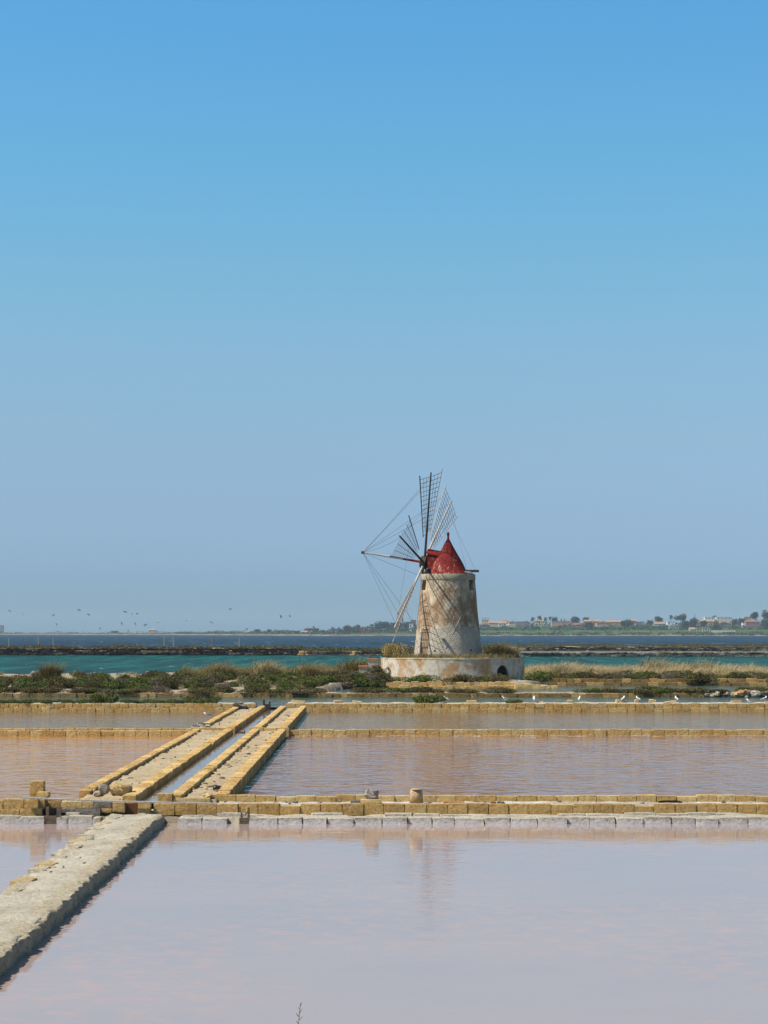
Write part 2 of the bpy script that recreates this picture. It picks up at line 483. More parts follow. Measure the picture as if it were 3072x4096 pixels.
def plaster_base():
    s = Nodes('flaking_plaster')
    z = s.sep(s.objco())[2]
    n1 = s.noise(s.scale(s.pos, (1, 1, 0.75)), 0.95, 10, 0.68, 0.3)
    n2 = s.noise(s.pos, 12, 5, 0.7)
    white = s.ramp(s.noise(s.pos, 2.2, 5, 0.65), [(0.3, (0.40, 0.345, 0.265)), (0.5, (0.51, 0.455, 0.365)), (0.7, (0.58, 0.53, 0.445))])
    ochre = s.ramp(s.noise(s.pos, 3.5, 5, 0.65), [(0.3, (0.22, 0.115, 0.045)), (0.5, (0.38, 0.21, 0.075)), (0.7, (0.46, 0.285, 0.115))])
    k = s.ramp(n1, [(0.47, 0.0), (0.51, 0.42), (0.58, 0.82)])
    col = s.mix(k, white, ochre)
    col = s.mix(0.5, col, s.ramp(n2, [(0.3, 0.6), (0.55, 1.05)]), 'MULTIPLY')
    g = s.ramp(s.math('ADD', s.noise(s.pos, 2.6, 5, 0.7), s.math('MULTIPLY', z, -0.09)), [(0.56, 0.0), (0.62, 0.8)])
    col = s.mix(g, col, (0.20, 0.185, 0.16))
    h = s.math('ADD', s.math('MULTIPLY', n2, 0.35), s.math('MULTIPLY', k, -0.35))
    return s.done(col, 0.95, 0.1, s.bump(h, 0.05))
M['base'] = plaster_base()
M['collar'] = soil('collar_stone', (0.27, 0.225, 0.145), (0.39, 0.33, 0.22), (0.47, 0.41, 0.29), 0.55, 0.04)
M['door'] = plain('brown_door', (0.24, 0.17, 0.105), 0.85, 0.2, 0.25, 3)

def leaf(name, stops, var_sc=0.35, rough=0.75, trans=0.0):
    s = Nodes(name)
    f = s.math('ADD', s.math('MULTIPLY', s.island, 0.55), s.math('MULTIPLY', s.noise(s.pos, var_sc, 3), 0.75))
    f = s.math('ADD', f, s.math('MULTIPLY', s.rnd(), 0.25))
    return s.done(s.ramp(f, stops), rough, 0.2)
M['scrub'] = leaf('scrub_leaf', [(0.3, (0.014, 0.016, 0.004)), (0.55, (0.038, 0.041, 0.009)), (0.8, (0.088, 0.076, 0.020)), (1.0, (0.15, 0.105, 0.038))], 0.5)
M['scrub_green'] = leaf('fresh_leaf', [(0.3, (0.022, 0.036, 0.005)), (0.6, (0.056, 0.084, 0.012)), (0.9, (0.115, 0.125, 0.024))], 0.6)
M['scrub_grey'] = leaf('grey_scrub_twig', [(0.3, (0.045, 0.035, 0.018)), (0.6, (0.105, 0.080, 0.045)), (0.9, (0.18, 0.145, 0.09))], 0.6)
M['grass'] = leaf('dry_grass', [(0.3, (0.10, 0.085, 0.03)), (0.55, (0.23, 0.175, 0.075)), (0.8, (0.38, 0.29, 0.14)), (1.0, (0.46, 0.37, 0.2))], 0.3)
M['grass_olive'] = leaf('olive_grass', [(0.3, (0.040, 0.042, 0.011)), (0.6, (0.105, 0.092, 0.028)), (0.9, (0.24, 0.185, 0.07))], 0.3)
M['bush_yellow'] = leaf('yellow_flowering_leaf', [(0.3, (0.065, 0.062, 0.018)), (0.6, (0.17, 0.14, 0.04)), (0.9, (0.36, 0.27, 0.09))], 0.9)
M['far_leaf'] = leaf('far_tree_leaf', [(0.3, (0.016, 0.030, 0.014)), (0.6, (0.030, 0.050, 0.020)), (0.95, (0.055, 0.075, 0.028))], 0.03)
M['bark'] = plain('bark', (0.14, 0.11, 0.085), 0.9, 0.1, 0.3, 4)

# ------------------------------------------------------------------ the setting: ground and waters
SEA_Z, CANAL_Z, FAR_Z, MID_Z = 0.40, 0.50, 0.28, 0.26
def sheet(name, x0, x1, y0, y1, z, mat, label, nx=1, ny=1):
    xs, ys = np.linspace(x0, x1, nx + 1), np.linspace(y0, y1, ny + 1)
    o = add(name, grid_mesh(name, xs, ys, lambda x, y: z), M[mat])
    return tag(o, label, None, None, 'structure')

sheet('ground', -5000, 5000, -150, 6900, -0.6, 'bed', 'pale bed of the salt pans and the sea')
def skew(y): return -0.0052 * (y - 50)          # the causeways drift a little to the left with distance
def fskew(y): return -0.0085 * (y - 40)
FX0, FX1 = -6.50, -5.19                          # front causeway
sheet('pond_water', FX1 - 0.25, 60, 15, 50.2, 0.0, 'pond_front', 'wide still pale pink brine pond in the foreground')
sheet('pond_water', -60, FX0 + 0.25, 15, 50.2, 0.0, 'pond_front', 'small corner of pale pink brine left of the front causeway')
sheet('pond_water', -3.95, 60, 51.5, 87.1, MID_Z, 'pond_right', 'rippled rose brown pond between near wall and middle dike')
sheet('pond_water', -70, -7.5, 51.5, 87.1, MID_Z, 'pond_left', 'orange tinted rippled pond left of the causeways')
sheet('pond_water', -4.2, 70, 87.1, 112.7, FAR_Z, 'pond_far', 'brown grey pond between middle dike and gull dike')
sheet('pond_water', -80, -7.8, 87.1, 112.7, FAR_Z, 'pond_far', 'brown grey pond left of the causeways beyond the middle dike')
sheet('channel_water', -6.6, -4.95, 51.0, 113.5, 0.40, 'channel', 'narrow straight water channel between the two causeways')
sheet('canal_water', -90, 90, 113.6, 168, CANAL_Z, 'canal', 'grey green canal between the gull dike and the mill bank')
sheet('lagoon_water', -400, 400, 168, 392, SEA_Z, 'lagoon', 'teal choppy lagoon behind the mill bank')
sheet('grey_pond_water', 8, 400, 364, 470, SEA_Z + 0.006, 'grey_pond', 'pale grey green pond between the two far walls')
sheet('sea', -5000, 5000, 392, 6900, SEA_Z - 0.006, 'sea', 'dark blue open water with small whitecaps')

# ------------------------------------------------------------------ dikes of tuff blocks
BLOCKS = [stone_mesh(6, 3, 4, 26, 0.035, 10 + k, 50) for k in range(8)]
ROUGH = [stone_mesh(6, 3, 4, 22, 0.06, 40 + k, 46) for k in range(8)]
BOULDER = [stone_mesh(5, 5, 4, 2.7, 0.30, 70 + k, 30) for k in range(8)]
MESHV = {}
def variant(meshes, k, mat):
    """shared mesh data, one copy per material"""
    key = (meshes[k].name, mat)
    if key not in MESHV:
        me = meshes[k].copy()
        me.materials.append(M[mat])
        MESHV[key] = me
    return MESHV[key]

def stone(name, parent, c, size, mat, meshes=None, rz=0.0, tilt=0.0):
    meshes = meshes or BLOCKS
    o = bpy.data.objects.new(name, variant(meshes, random.randrange(len(meshes)), mat))
    c = Vector(c)
    o.location = c - (parent.location if parent else Vector())
    o.rotation_euler = (random.uniform(-tilt, tilt), random.uniform(-tilt, tilt), rz + random.choice((0, math.pi)))
    o.scale = size
    return link(o, parent)

def row(parent, a, b, L, D, z0, z1, mats, meshes=None, jit=0.012, lvar=0.14, gap=0.004, skip=(), name='block', ends=0.0):
    """a course of blocks from a to b (x, y); the front faces lie on the line a-b, blocks go to its left side"""
    a, b = Vector((a[0], a[1], 0)), Vector((b[0], b[1], 0))
    d = (b - a)
    n_ = d.length
    d.normalize()
    w = Vector((-d.y, d.x, 0))
    rz = math.atan2(d.y, d.x)
    t = 0.0
    while t < n_ - 0.08:
        l = L * random.uniform(1 - lvar, 1 + lvar)
        l = min(l, n_ - t)
        mid = t + l / 2
        p = a + d * mid
        if not any(s0 <= (p.x if abs(d.x) > 0.5 else p.y) <= s1 for s0, s1 in skip):
            h = (z1 - z0) + random.uniform(-0.012, 0.012) * jit / 0.012
            if L == 0.5 and random.random() < 0.09: h -= random.uniform(0.015, 0.055)      # worn or sunken blocks
            c = p + w * (D / 2 + random.uniform(-jit, jit))
            c.z = z0 + h / 2
            stone(name, parent, c, (l - gap, D * random.uniform(0.94, 1.05), h), random.choice(mats), meshes, rz + random.uniform(-0.015, 0.015) * jit / 0.012, 0.01 * jit / 0.012)
        t += l

def bed(name, parent, x0, x1, y0, y1, z, mat, step=0.12, amp=0.03, sink=0.0, xf=None, kind=None):
    """uneven top surface with skirts; xf shifts x with y"""
    nx, ny = max(2, int((x1 - x0) / step)), max(2, int((y1 - y0) / step))
    nx, ny = min(nx, 260), min(ny, 420)
    xs, ys = np.linspace(x0, x1, nx + 1), np.linspace(y0, y1, ny + 1)
    P0 = parent.location if parent else Vector()
    verts = []
    for j, y in enumerate(ys):
        for i, x in enumerate(xs):
            e = i in (0, nx) or j in (0, ny)
            xx = x + (xf(y) if xf else 0)
            zz = z + amp * fbm(xx * 1.7, y * 1.7, 3.3) if not e else -0.55
            verts.append((xx - P0.x, y - P0.y, zz - P0.z))
    idx = np.arange((nx + 1) * (ny + 1)).reshape(ny + 1, nx + 1)
    f = np.stack([idx[:-1, :-1], idx[:-1, 1:], idx[1:, 1:], idx[1:, :-1]], -1).reshape(-1, 4)
    o = add(name, mesh_np(name, verts, [f], True), M[mat], parent)
    if kind: o['kind'] = kind
    return o

def px_block(parent, u0, u1, v0, v1, y, depth, mat, meshes=None, name='block', tilt=0.01):
    a, b = spot(u0, v1, y), spot(u1, v0, y)
    return stone(name, parent, ((a.x + b.x) / 2, y + depth / 2, (a.z + b.z) / 2), (b.x - a.x, depth, b.z - a.z), mat, meshes, 0.0, tilt)

# --- near wall
wall = tag(empty('stone_dike', (0, 50.4, 0)), 'long near wall of ochre blocks on grey salt crusted stones', 'dike')
WX = 14.0
row(wall, (-4.95 + 0.0, 49.75), (WX, 49.75), 0.62, 0.46, -0.2, 0.155, ['saltstone'], ROUGH, 0.025, 0.18, 0.008, skip=[(-3.58, -3.17)], name='stone')
row(wall, (-4.9, 50.15), (WX, 50.15), 0.9, 0.36, -0.1, 0.185, ['saltstone'], ROUGH, 0.05, 0.3, 0.0, skip=[(-3.58, -3.17)], name='stone')
bed('fill', wall, -5.0, WX, 49.95, 50.75, 0.165, 'mud', 0.09, 0.05)
row(wall, (-5.62, 50.45), (WX, 50.45), 0.50, 0.27, 0.15, 0.43, ['tuff', 'tuff', 'tuff', 'tuff_grey'], BLOCKS, 0.012, 0.06, 0.004)
bed('fill', wall, -5.6, WX, 50.55, 51.55, 0.405, 'ledge', 0.09, 0.03)
row(wall, (-4.15, 51.38), (WX, 51.38), 0.50, 0.26, 0.36, 0.56, ['tuff', 'tuff', 'tuff_smooth'], BLOCKS, 0.012, 0.05)
# left end: older, patched stretch
row(wall, (-WX, 49.75), (-8.75, 49.75), 0.9, 0.46, -0.2, 0.17, ['saltstone'], ROUGH, 0.03, 0.2, 0.02, name='stone')
bed('fill', wall, -WX, -4.2, 49.95, 50.75, 0.13, 'darkmud', 0.09, 0.05)
bed('fill', wall, -WX, -8.4, 50.6, 51.6, 0.40, 'ledge', 0.09, 0.04)
bed('fill', wall, -8.4, -4.2, 50.62, 51.5, 0.27, 'mud', 0.09, 0.05)
row(wall, (-WX, 50.45), (-9.26, 50.45), 0.50, 0.27, 0.27, 0.50, ['tuff'], BLOCKS)
row(wall, (-WX, 50.42), (-9.26, 50.42), 0.50, 0.27, 0.12, 0.27, ['tuff_grey'], BLOCKS)
S3 = 0.3014
for u0, u1, v0, v1, y, dp, m_ in [
        (-12, 34, 405, 528, 50.45, .3, 'tuff'), (36, 314, 388, 528, 50.45, .3, 'tuff'), (316, 505, 386, 518, 50.42, .3, 'tuff'),
        (500, 592, 392, 525, 50.55, .3, 'tuff_grey'), (0, 258, 524, 604, 50.40, .3, 'tuff'), (260, 555, 518, 612, 50.38, .3, 'tuff'),
        (592, 806, 405, 518, 50.75, .3, 'tuff_grey'), (806, 1086, 416, 520, 50.72, .3, 'tuff_smooth'), (1090, 1240, 414, 518, 50.62, .3, 'tuff_smooth'),
        (1242, 1482, 420, 520, 50.50, .35, 'rock_grey'), (1325, 1482, 515, 568, 50.45, .3, 'tuff'),
        (870, 1060, 565, 616, 50.15, .3, 'saltstone'), (1004, 1330, 518, 612, 50.25, .35, 'rock_grey'), (806, 1010, 520, 570, 50.45, .3, 'rock_grey'),
        (590, 800, 510, 600, 50.5, .3, 'rock_dark')]:
    px_block(wall, u0 * S3, u1 * S3, 3080 + v0 * S3, 3080 + v1 * S3, y, dp, m_, ROUGH if m_ in ('rock_grey', 'saltstone') else None)
for u0, u1, v0 in [(40, 588, 628), (748, 898, 628), (900, 1228, 612), (1230, 1330, 635)]:
    px_block(wall, u0 * S3, u1 * S3, 3080 + v0 * S3, 3080 + 770 * S3, 49.75, .46, 'saltstone', ROUGH, 'stone')
px_block(wall, 449, 499, 3210, 3250, 50.40, .3, 'tuff')
px_block(wall, 551, 602, 3211, 3253, 50.38, .3, 'tuff')
b_ = px_block(wall, 499, 551, 3213, 3257, 50.55, .06, 'wood_rust', BLOCKS, 'sluice_board')
# low curb where the causeways meet the wall
px_block(wall, 808, 850, 3176, 3194, 51.3, .45, 'tuff_smooth', BOULDER)
px_block(wall, 690, 843, 3193, 3214, 51.0, .3, 'tuff_pale', ROUGH)

# --- front causeway
fc = tag(empty('causeway', (-5.85, 35, 0)), 'low grey mud causeway with ragged stone edges in the foreground', 'causeway')
bed('fill', fc, FX0 - 0.02, FX1 - 0.02, 16, 50.1, 0.222, 'mud', 0.085, 0.04, xf=fskew)
def worn_edge(parent, x, side, y0, y1, width, z1, mat, seed):
    """continuous crumbled edging: a rounded profile whose outline is bitten by noise"""
    prof = [(0.0, -0.5), (0.0, -0.05), (-0.01, 0.45), (-0.03, 0.8), (-0.09, 0.96), (-0.22, 1.0), (-0.6, 1.0), (-1.0, 0.93), (-1.05, -0.2)]
    ys = np.arange(y0, y1, 0.055)
    n_ = len(prof); verts = []
    for y in ys:
        bite = 0.075 * fbm(y * 1.9, seed, 1.0) + 0.055 * fbm(y * 7.5, seed, 2.0) + 0.03 * noise.cell(Vector((y * 2.3, seed, 0)))
        for q, (dx, h) in enumerate(prof):
            w_ = width * dx + (bite if q < 6 else 0.12 * fbm(y * 1.3, seed, 4.0))
            rough = 0.02 * fbm(y * 11, q * 3.1 + seed, 6.0)
            zz = z1 * h if h > 0 else h * 0.5
            if 0.5 < h: zz += 0.022 * fbm(y * 4.0, q * 0.9 + seed, 8.0) + 0.018 * fbm(y * 1.1, seed, 3.0)
            verts.append((x + fskew(y) + side * (w_ + rough) - parent.location.x, y - parent.location.y, zz))
    idx = np.arange(len(ys) * n_).reshape(len(ys), n_)
    f = np.stack([idx[:-1, :-1], idx[:-1, 1:], idx[1:, 1:], idx[1:, :-1]], -1).reshape(-1, 4)
    if side > 0: f = f[:, ::-1]
    me = mesh_np('edge', verts, [f], True); me.set_sharp_from_angle(angle=R(38))
    return add('worn_edge', me, M[mat], parent)
worn_edge(fc, FX1 - 0.02, 1, 16, 49.75, 0.38, 0.245, 'edge_pale', 3.0)
worn_edge(fc, FX0 - 0.01, -1, 16, 49.85, 0.30, 0.228, 'edge_pale', 9.0)
for y, sz, m_ in [(47.6, .34, 'tuff_pale'), (46.2, .4, 'edge_pale'), (44.7, .3, 'edge_pale'), (43.4, .42, 'tuff_pale'), (41.0, .36, 'edge_pale'), (39.2, .44, 'tuff_pale'), (38.4, .4, 'edge_pale'), (36.6, .5, 'tuff_pale'), (33.0, .4, 'edge_pale'), (30.0, .45, 'tuff_pale')]:
    stone('edge_stone', fc, (FX0 + fskew(y) + 0.11, y, 0.108), (0.34, sz, 0.27), m_, ROUGH, random.uniform(-0.2, 0.2), 0.05)

# --- twin causeways either side of the channel
KX = [(-7.74, -7.44), (-6.43, -6.10), (-5.30, -4.98), (-4.21, -3.88)]
def kerb(parent, x0, x1, y0, y1, z1):
    ya, yb = y0, y1
    row(parent, (x1 + skew(ya), ya), (x1 + skew(yb), yb), 0.5, x1 - x0, -0.1, z1, ['tuff', 'tuff', 'tuff_smooth'], ROUGH, 0.005, 0.25, -0.02)
lc = tag(empty('causeway', (-6.9, 80, 0)), 'sandy causeway with two ochre kerbs left of the channel', 'causeway')
rc = tag(empty('causeway', (-4.6, 80, 0)), 'sandy causeway with two ochre kerbs right of the channel', 'causeway')
for par, (k0, k1), starts in ((lc, (0, 1), (52.6, 50.95)), (rc, (2, 3), (51.1, 51.45))):
    for k, st in zip((k0, k1), starts):
        kerb(par, KX[k][0], KX[k][1], st, 86.4, 0.60)
        kerb(par, KX[k][0], KX[k][1], 87.3, 112.3, 0.63)
    bed('fill', par, KX[k0][0] + 0.1, KX[k1][1] - 0.1, 51.0, 112.6, 0.49, 'path', 0.14, 0.045, xf=skew)
    a, b = KX[k0][0] + skew(87), KX[k1][1] + skew(87)
    row(par, (a - 0.15, 86.75), (b + 0.1, 86.75), 0.6, 0.26, 0.2, 0.62, ['tuff', 'tuff_smooth'], BLOCKS, name='cross_block')

# --- middle dike, in two stretches
md = tag(empty('stone_dike', (10, 87, 0)), 'middle dike of single ochre blocks right of the causeways', 'dike')
row(md, (-4.05, 86.9), (24, 86.9), 0.50, 0.30, 0.10, 0.54, ['tuff', 'tuff', 'tuff_smooth', 'tuff_smooth'], BLOCKS, 0.012, 0.1)
row(md, (-4.05, 86.84), (24, 86.84), 0.7, 0.2, 0.0, 0.275, ['saltstone', 'tuff_pale'], ROUGH, 0.03, 0.3, name='footing_stone')
bed('fill', md, -4.05, 24, 87.1, 87.5, 0.49, 'path', 0.15, 0.02)
ml = tag(empty('stone_dike', (-15, 87, 0)), 'middle dike with raised back course left of the causeways', 'dike')
row(ml, (-26, 86.6), (-7.9, 86.6), 0.50, 0.30, 0.10, 0.50, ['tuff', 'tuff', 'tuff_smooth'], BLOCKS, 0.012, 0.1)
row(ml, (-26, 87.35), (-7.9, 87.35), 0.52, 0.24, 0.3, 0.56, ['tuff', 'tuff_smooth', 'tuff_pale'], BLOCKS, 0.012, 0.08)
bed('fill', ml, -26, -7.9, 86.8, 87.45, 0.47, 'path', 0.15, 0.02)

# --- gull dike
gd = tag(empty('stone_dike', (12, 113, 0)), 'gull dike of two ochre courses with pale sandy top', 'dike')
row(gd, (-5.35, 112.45), (30, 112.45), 0.50, 0.26, 0.1, 0.505, ['tuff', 'tuff_grey', 'tuff_smooth'], BLOCKS, 0.012, 0.06)
row(gd, (-5.35, 112.53), (30, 112.53), 0.50, 0.28, 0.508, 0.75, ['tuff', 'tuff', 'tuff_pale'], ROUGH, 0.02, 0.1)
bed('fill', gd, -5.4, 30, 112.6, 114.6, 0.735, 'salt_sand', 0.14, 0.05)
row(gd, (-5.4, 113.9), (30, 113.9), 0.9, 0.3, 0.4, 0.775, ['tuff_pale'], ROUGH, 0.15, 0.5, 0.5, name='capping_stone')
gl = tag(empty('stone_dike', (-18, 113, 0)), 'gull dike stretch left of the causeways under green mats', 'dike')
row(gl, (-32, 112.45), (-6.95, 112.45), 0.50, 0.26, 0.1, 0.505, ['tuff', 'tuff_grey', 'tuff_smooth'], BLOCKS, 0.012, 0.06)
row(gl, (-32, 112.53), (-6.95, 112.53), 0.50, 0.28, 0.508, 0.75, ['tuff', 'tuff', 'tuff_pale'], ROUGH, 0.02, 0.1)
bed('fill', gl, -32, -6.9, 112.6, 114.6, 0.735, 'salt_sand', 0.14, 0.05)

# --- third dike under scrub
td = tag(empty('stone_dike', (0, 131, 0)), 'low block dike overgrown with scrub in front of the mill bank', 'dike')
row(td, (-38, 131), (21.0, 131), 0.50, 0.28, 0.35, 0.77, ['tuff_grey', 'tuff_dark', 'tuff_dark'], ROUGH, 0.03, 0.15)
bed('fill', td, -38, 34, 131.15, 134.4, 0.73, 'sand', 0.2, 0.10)
for k in range(56):
    x = random.uniform(20.3, 26.5)
    sz = random.uniform(0.12, 0.30)
    stone('rubble_stone', td, (x, 131.0 + random.uniform(-0.2, 0.3), 0.5 + random.uniform(0.0, 0.32)), (sz * 1.3, sz, sz), random.choice(['rock_pink', 'rock_pink', 'rock_pale', 'edge_pale']), BOULDER, random.uniform(0, 3), 0.4)
for u0, u1, v0, v1, m_ in [(2958, 3000, 2758, 2789, 'rock_rust'), (2940, 2964, 2768, 2788, 'tuff_grey'), (3002, 3045, 2764, 2790, 'rock_pink'), (3046, 3080, 2766, 2790, 'rock_pale')]:
    px_block(td, u0, u1, v0, v1, 130.7, .7, m_, BOULDER, 'rubble_stone', 0.15)

# ------------------------------------------------------------------ the mill bank
def front_edge(x):
    f = 134.2
    t = min(1, max(0, (x + 5.5) / 3.5)); f += t * t * (3 - 2 * t) * 17.2      # water opens up left of the mill
    t = min(1, max(0, (x - 10.5) / 3.0)); f += t * t * (3 - 2 * t) * 8.4
    return f + 0.5 * fbm(x * 0.35, 7.0)
def bank_z(x, y):
    e = y - front_edge(x)
    back = 207 + 4 * fbm(x * 0.06, 2.0) - y
    z = 0.93 - 0.0060 * max(0.0, y - 150)
    if x < -4: z = 0.86 - 0.0042 * (y - 134)
    z += 0.16 * fbm(x * 0.22, y * 0.22, 1.0) + 0.05 * fbm(x * 1.1, y * 1.1, 5.0)
    s_ = min(1, max(0, e / 1.3)) * min(1, max(0, back / 4.0))
    return -0.3 + (z + 0.3) * s_
xs = np.concatenate([np.linspace(-90, -36, 40), np.linspace(-35.5, 40, 190), np.linspace(41, 95, 40)])
bank = tag(add('bank', grid_mesh('bank', xs, np.linspace(133.5, 213, 170), bank_z), M['sand']), 'sandy bank on which the windmill stands', None, None, 'structure')

# retaining courses of the bank
mk = tag(empty('retaining_wall', (3, 151.6, 0)), 'low curb of ochre blocks at the foot of the mill', 'wall')
row(mk, (0.35, 151.25), (11.0, 151.25), 0.62, 0.3, 0.3, 0.70, ['tuff', 'tuff_smooth'], ROUGH, 0.05, 0.25, 0.02)
row(mk, (0.15, 151.5), (9.6, 151.5), 0.66, 0.34, 0.66, 0.98, ['tuff', 'tuff_smooth', 'tuff_pale'], ROUGH, 0.06, 0.3, 0.0)
for u0, u1, v0, v1 in [(2060, 2098, 2737, 2756), (2096, 2130, 2736, 2756), (2128, 2162, 2738, 2757), (2160, 2186, 2741, 2757), (2184, 2206, 2742, 2757), (2204, 2229, 2742, 2758)]:
    px_block(mk, u0, u1, v0, v1 + 8, 150.6, 1.0, 'tuff_smooth', ROUGH, 'block', 0.08)
rw = tag(empty('retaining_wall', (22, 160, 0)), 'two course ochre wall holding the grassy bank right of the mill', 'wall')
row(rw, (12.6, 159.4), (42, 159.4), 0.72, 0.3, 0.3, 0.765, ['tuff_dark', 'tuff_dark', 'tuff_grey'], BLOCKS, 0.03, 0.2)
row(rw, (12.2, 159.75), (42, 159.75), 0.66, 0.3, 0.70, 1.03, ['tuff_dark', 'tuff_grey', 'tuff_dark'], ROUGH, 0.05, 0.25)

# ------------------------------------------------------------------ far walls of the lagoon
CO, FC = {}, {}
def rubble_wall(name, label, x0, x1, y, z1, mats, top_mat, depth, sz, nrow):
    t = tag(empty(name, ((x0 + x1) / 2, y, 0)), label, 'wall')
    n_ = int((x1 - x0) / 2.0)
    xs_ = np.linspace(x0, x1, n_ * 2 + 1)
    ys_ = np.linspace(y + 0.3, y + depth, 14)
    def zf(x, yy):
        e = min(1, (yy - y) / 0.8) * min(1, max(0, (y + depth - yy) / 3.0))
        return -0.4 + (z1 + 0.4 + 0.3 * fbm(x * 0.25, yy * 0.25)) * e
    o = add_w('earth_core', grid_mesh('core', xs_, ys_, zf), M[top_mat], t)
    # joined mass of stones, too far away to be told apart
    acc = {m_: ([], [], [0]) for m_ in mats}
    for k in range(nrow):
        x = x0
        while x < x1:
            l = sz * random.uniform(0.6, 1.5)
            V, F, b = acc[mats[min(len(mats) - 1, max(0, int((0.5 + 0.75 * fbm(x * 0.16, k * 0.7, y)) * len(mats) + random.uniform(-0.6, 0.6))))]]
            src = random.choice(ROUGH)
            co = CO.setdefault(src.name, np.array([v.co[:] for v in src.vertices])); fc_ = FC.setdefault(src.name, np.array([p.vertices[:] for p in src.polygons]))
            h = (z1 + 0.1) / nrow
            c = np.array([x + l / 2, y + 0.2 + random.uniform(-0.12, 0.12) + 0.12 * k, h * (k + 0.5) + random.uniform(-0.06, 0.08)])
            V.append(co * np.array([l * 1.06, 0.8, h * random.uniform(1.0, 1.3)]) + c)
            F.append(fc_ + b[0])
            b[0] += len(co)
            x += l
    for m_, (V, F, b) in acc.items():
        if V:
            o = add_w('stones', mesh_np('stones', np.concatenate(V), [np.concatenate(F)], True), M[m_], t)
            o['kind'] = 'stuff'
    return t
rubble_wall('lagoon_wall', 'black weedy stone wall across the teal lagoon behind the posts', -95, -16.5, 384, 1.5, ['rock_dark', 'rock_black', 'rock_black', 'rock_dark', 'rock_mix'], 'path', 34, 0.6, 4)
rubble_wall('lagoon_wall', 'low wall with a pale ochre top course directly behind the mill', -17, 20, 386, 0.95, ['rock_dark', 'rock_mix', 'tuff_grey'], 'sand', 40, 0.5, 2)
rubble_wall('lagoon_wall', 'thin grey stone wall between teal lagoon and grey pond', 24, 110, 363, 0.98, ['rock_dark', 'rock_mix', 'rock_mix', 'rock_pale'], 'sand', 5, 0.5, 4)
rubble_wall('lagoon_wall', 'thick dark rubble wall with pale patches behind the grey pond', 6, 140, 464, 1.25, ['rock_black', 'rock_dark', 'rock_mix', 'rock_mix', 'rock_pale'], 'path', 30, 0.7, 4)

# ------------------------------------------------------------------ the windmill
MX, MY, MZ = 5.04, 163.0, 0.80
mill = tag(empty('windmill', (MX, MY, MZ)), 'old stone windmill with red conical cap and lattice sails', 'windmill')
PX = 0.34                                   # platform centre, a little right of the tower axis
def booled(base, cutters):
    o = bpy.data.objects.new('tmp', base)
    scene.collection.objects.link(o)
    tmp = []
    for c in cutters:
        k = bpy.data.objects.new('tmpc', c)
        scene.collection.objects.link(k)
        m_ = o.modifiers.new('b', 'BOOLEAN')
        m_.operation = 'DIFFERENCE'
        m_.solver = 'EXACT'
        m_.object = k
        tmp.append(k)
    dg = bpy.context.evaluated_depsgraph_get()
    dg.update()
    me = bpy.data.meshes.new_from_object(o.evaluated_get(dg))
    for k in tmp + [o]:
        bpy.data.objects.remove(k, do_unlink=True)
    return me
def radial_box(ang, r0, r1, w, z0, z1, arch=False):
    """cutter pointing outwards at angle ang (0 = towards the camera, positive to the right)"""
    d = Vector((math.sin(ang), -math.cos(ang), 0))
    t = Vector((math.cos(ang), math.sin(ang), 0))
    prof = [(-w / 2, z0), (w / 2, z0), (w / 2, z1), (-w / 2, z1)]
    if arch:
        zs = z1 - w / 2
        prof = [(-w / 2, z0), (w / 2, z0)] + [(w / 2 * math.cos(a), zs + w / 2 * math.sin(a)) for a in np.linspace(0, math.pi, 11)]
    m_ = MB()
    n_ = len(prof)
    pts = [d * r0 + t * a + Vector((0, 0, z)) for a, z in prof] + [d * r1 + t * a + Vector((0, 0, z)) for a, z in prof]
    m_.poly(pts, [tuple(range(n_))[::-1], tuple(range(n_, 2 * n_))] + [(i, (i + 1) % n_, n_ + (i + 1) % n_, n_ + i) for i in range(n_)])
    me = m_.mesh()
    bm = bmesh.new(); bm.from_mesh(me); bmesh.ops.recalc_face_normals(bm, faces=bm.faces); bm.to_mesh(me); bm.free()
    return me
def wobble(me, amp, sc, keep=None):
    for v in me.vertices:
        if keep and keep(v.co): continue
        n_ = noise.noise_vector(v.co * sc) * amp
        v.co.x += n_.x; v.co.y += n_.y
# round platform wall with its arched opening
PH, PR = 2.61 - MZ, 5.63
m_ = MB(); m_.lathe([(PR + 0.03, -0.6), (PR + 0.02, 0.4), (PR, 1.0), (PR - 0.01, PH - 0.07), (PR + 0.015, PH - 0.05), (PR + 0.01, PH), (PR - 0.35, PH - 0.005)], 144)
me = m_.mesh(smooth=True); wobble(me, 0.035, 0.9)
ARCH = R(41.5)
me = booled(me, [radial_box(ARCH, 0.2, PR + 0.6, 1.26, 0.0, 1.30, True)])
me.polygons.foreach_set('use_smooth', np.ones(len(me.polygons), dtype=bool))
me.set_sharp_from_angle(angle=R(35))
o = add('platform_wall', me, M['base'], mill, (PX, 0, 0))
me = radial_box(ARCH, 0.5, PR - 0.20, 1.252, 0.004, 1.294, True)
add('archway', me, M['opening_shade'], o)  # black block set just inside the arch, painted in place of its shade
m_ = MB(); m_.lathe([(PR - 0.5, PH - 0.2), (PR - 0.33, PH + 0.02), (PR - 1.2, PH + 0.07), (2.0, PH + 0.12)], 96)
add('platform_top', m_.mesh(smooth=True), M['path'], mill, (PX, 0, 0))
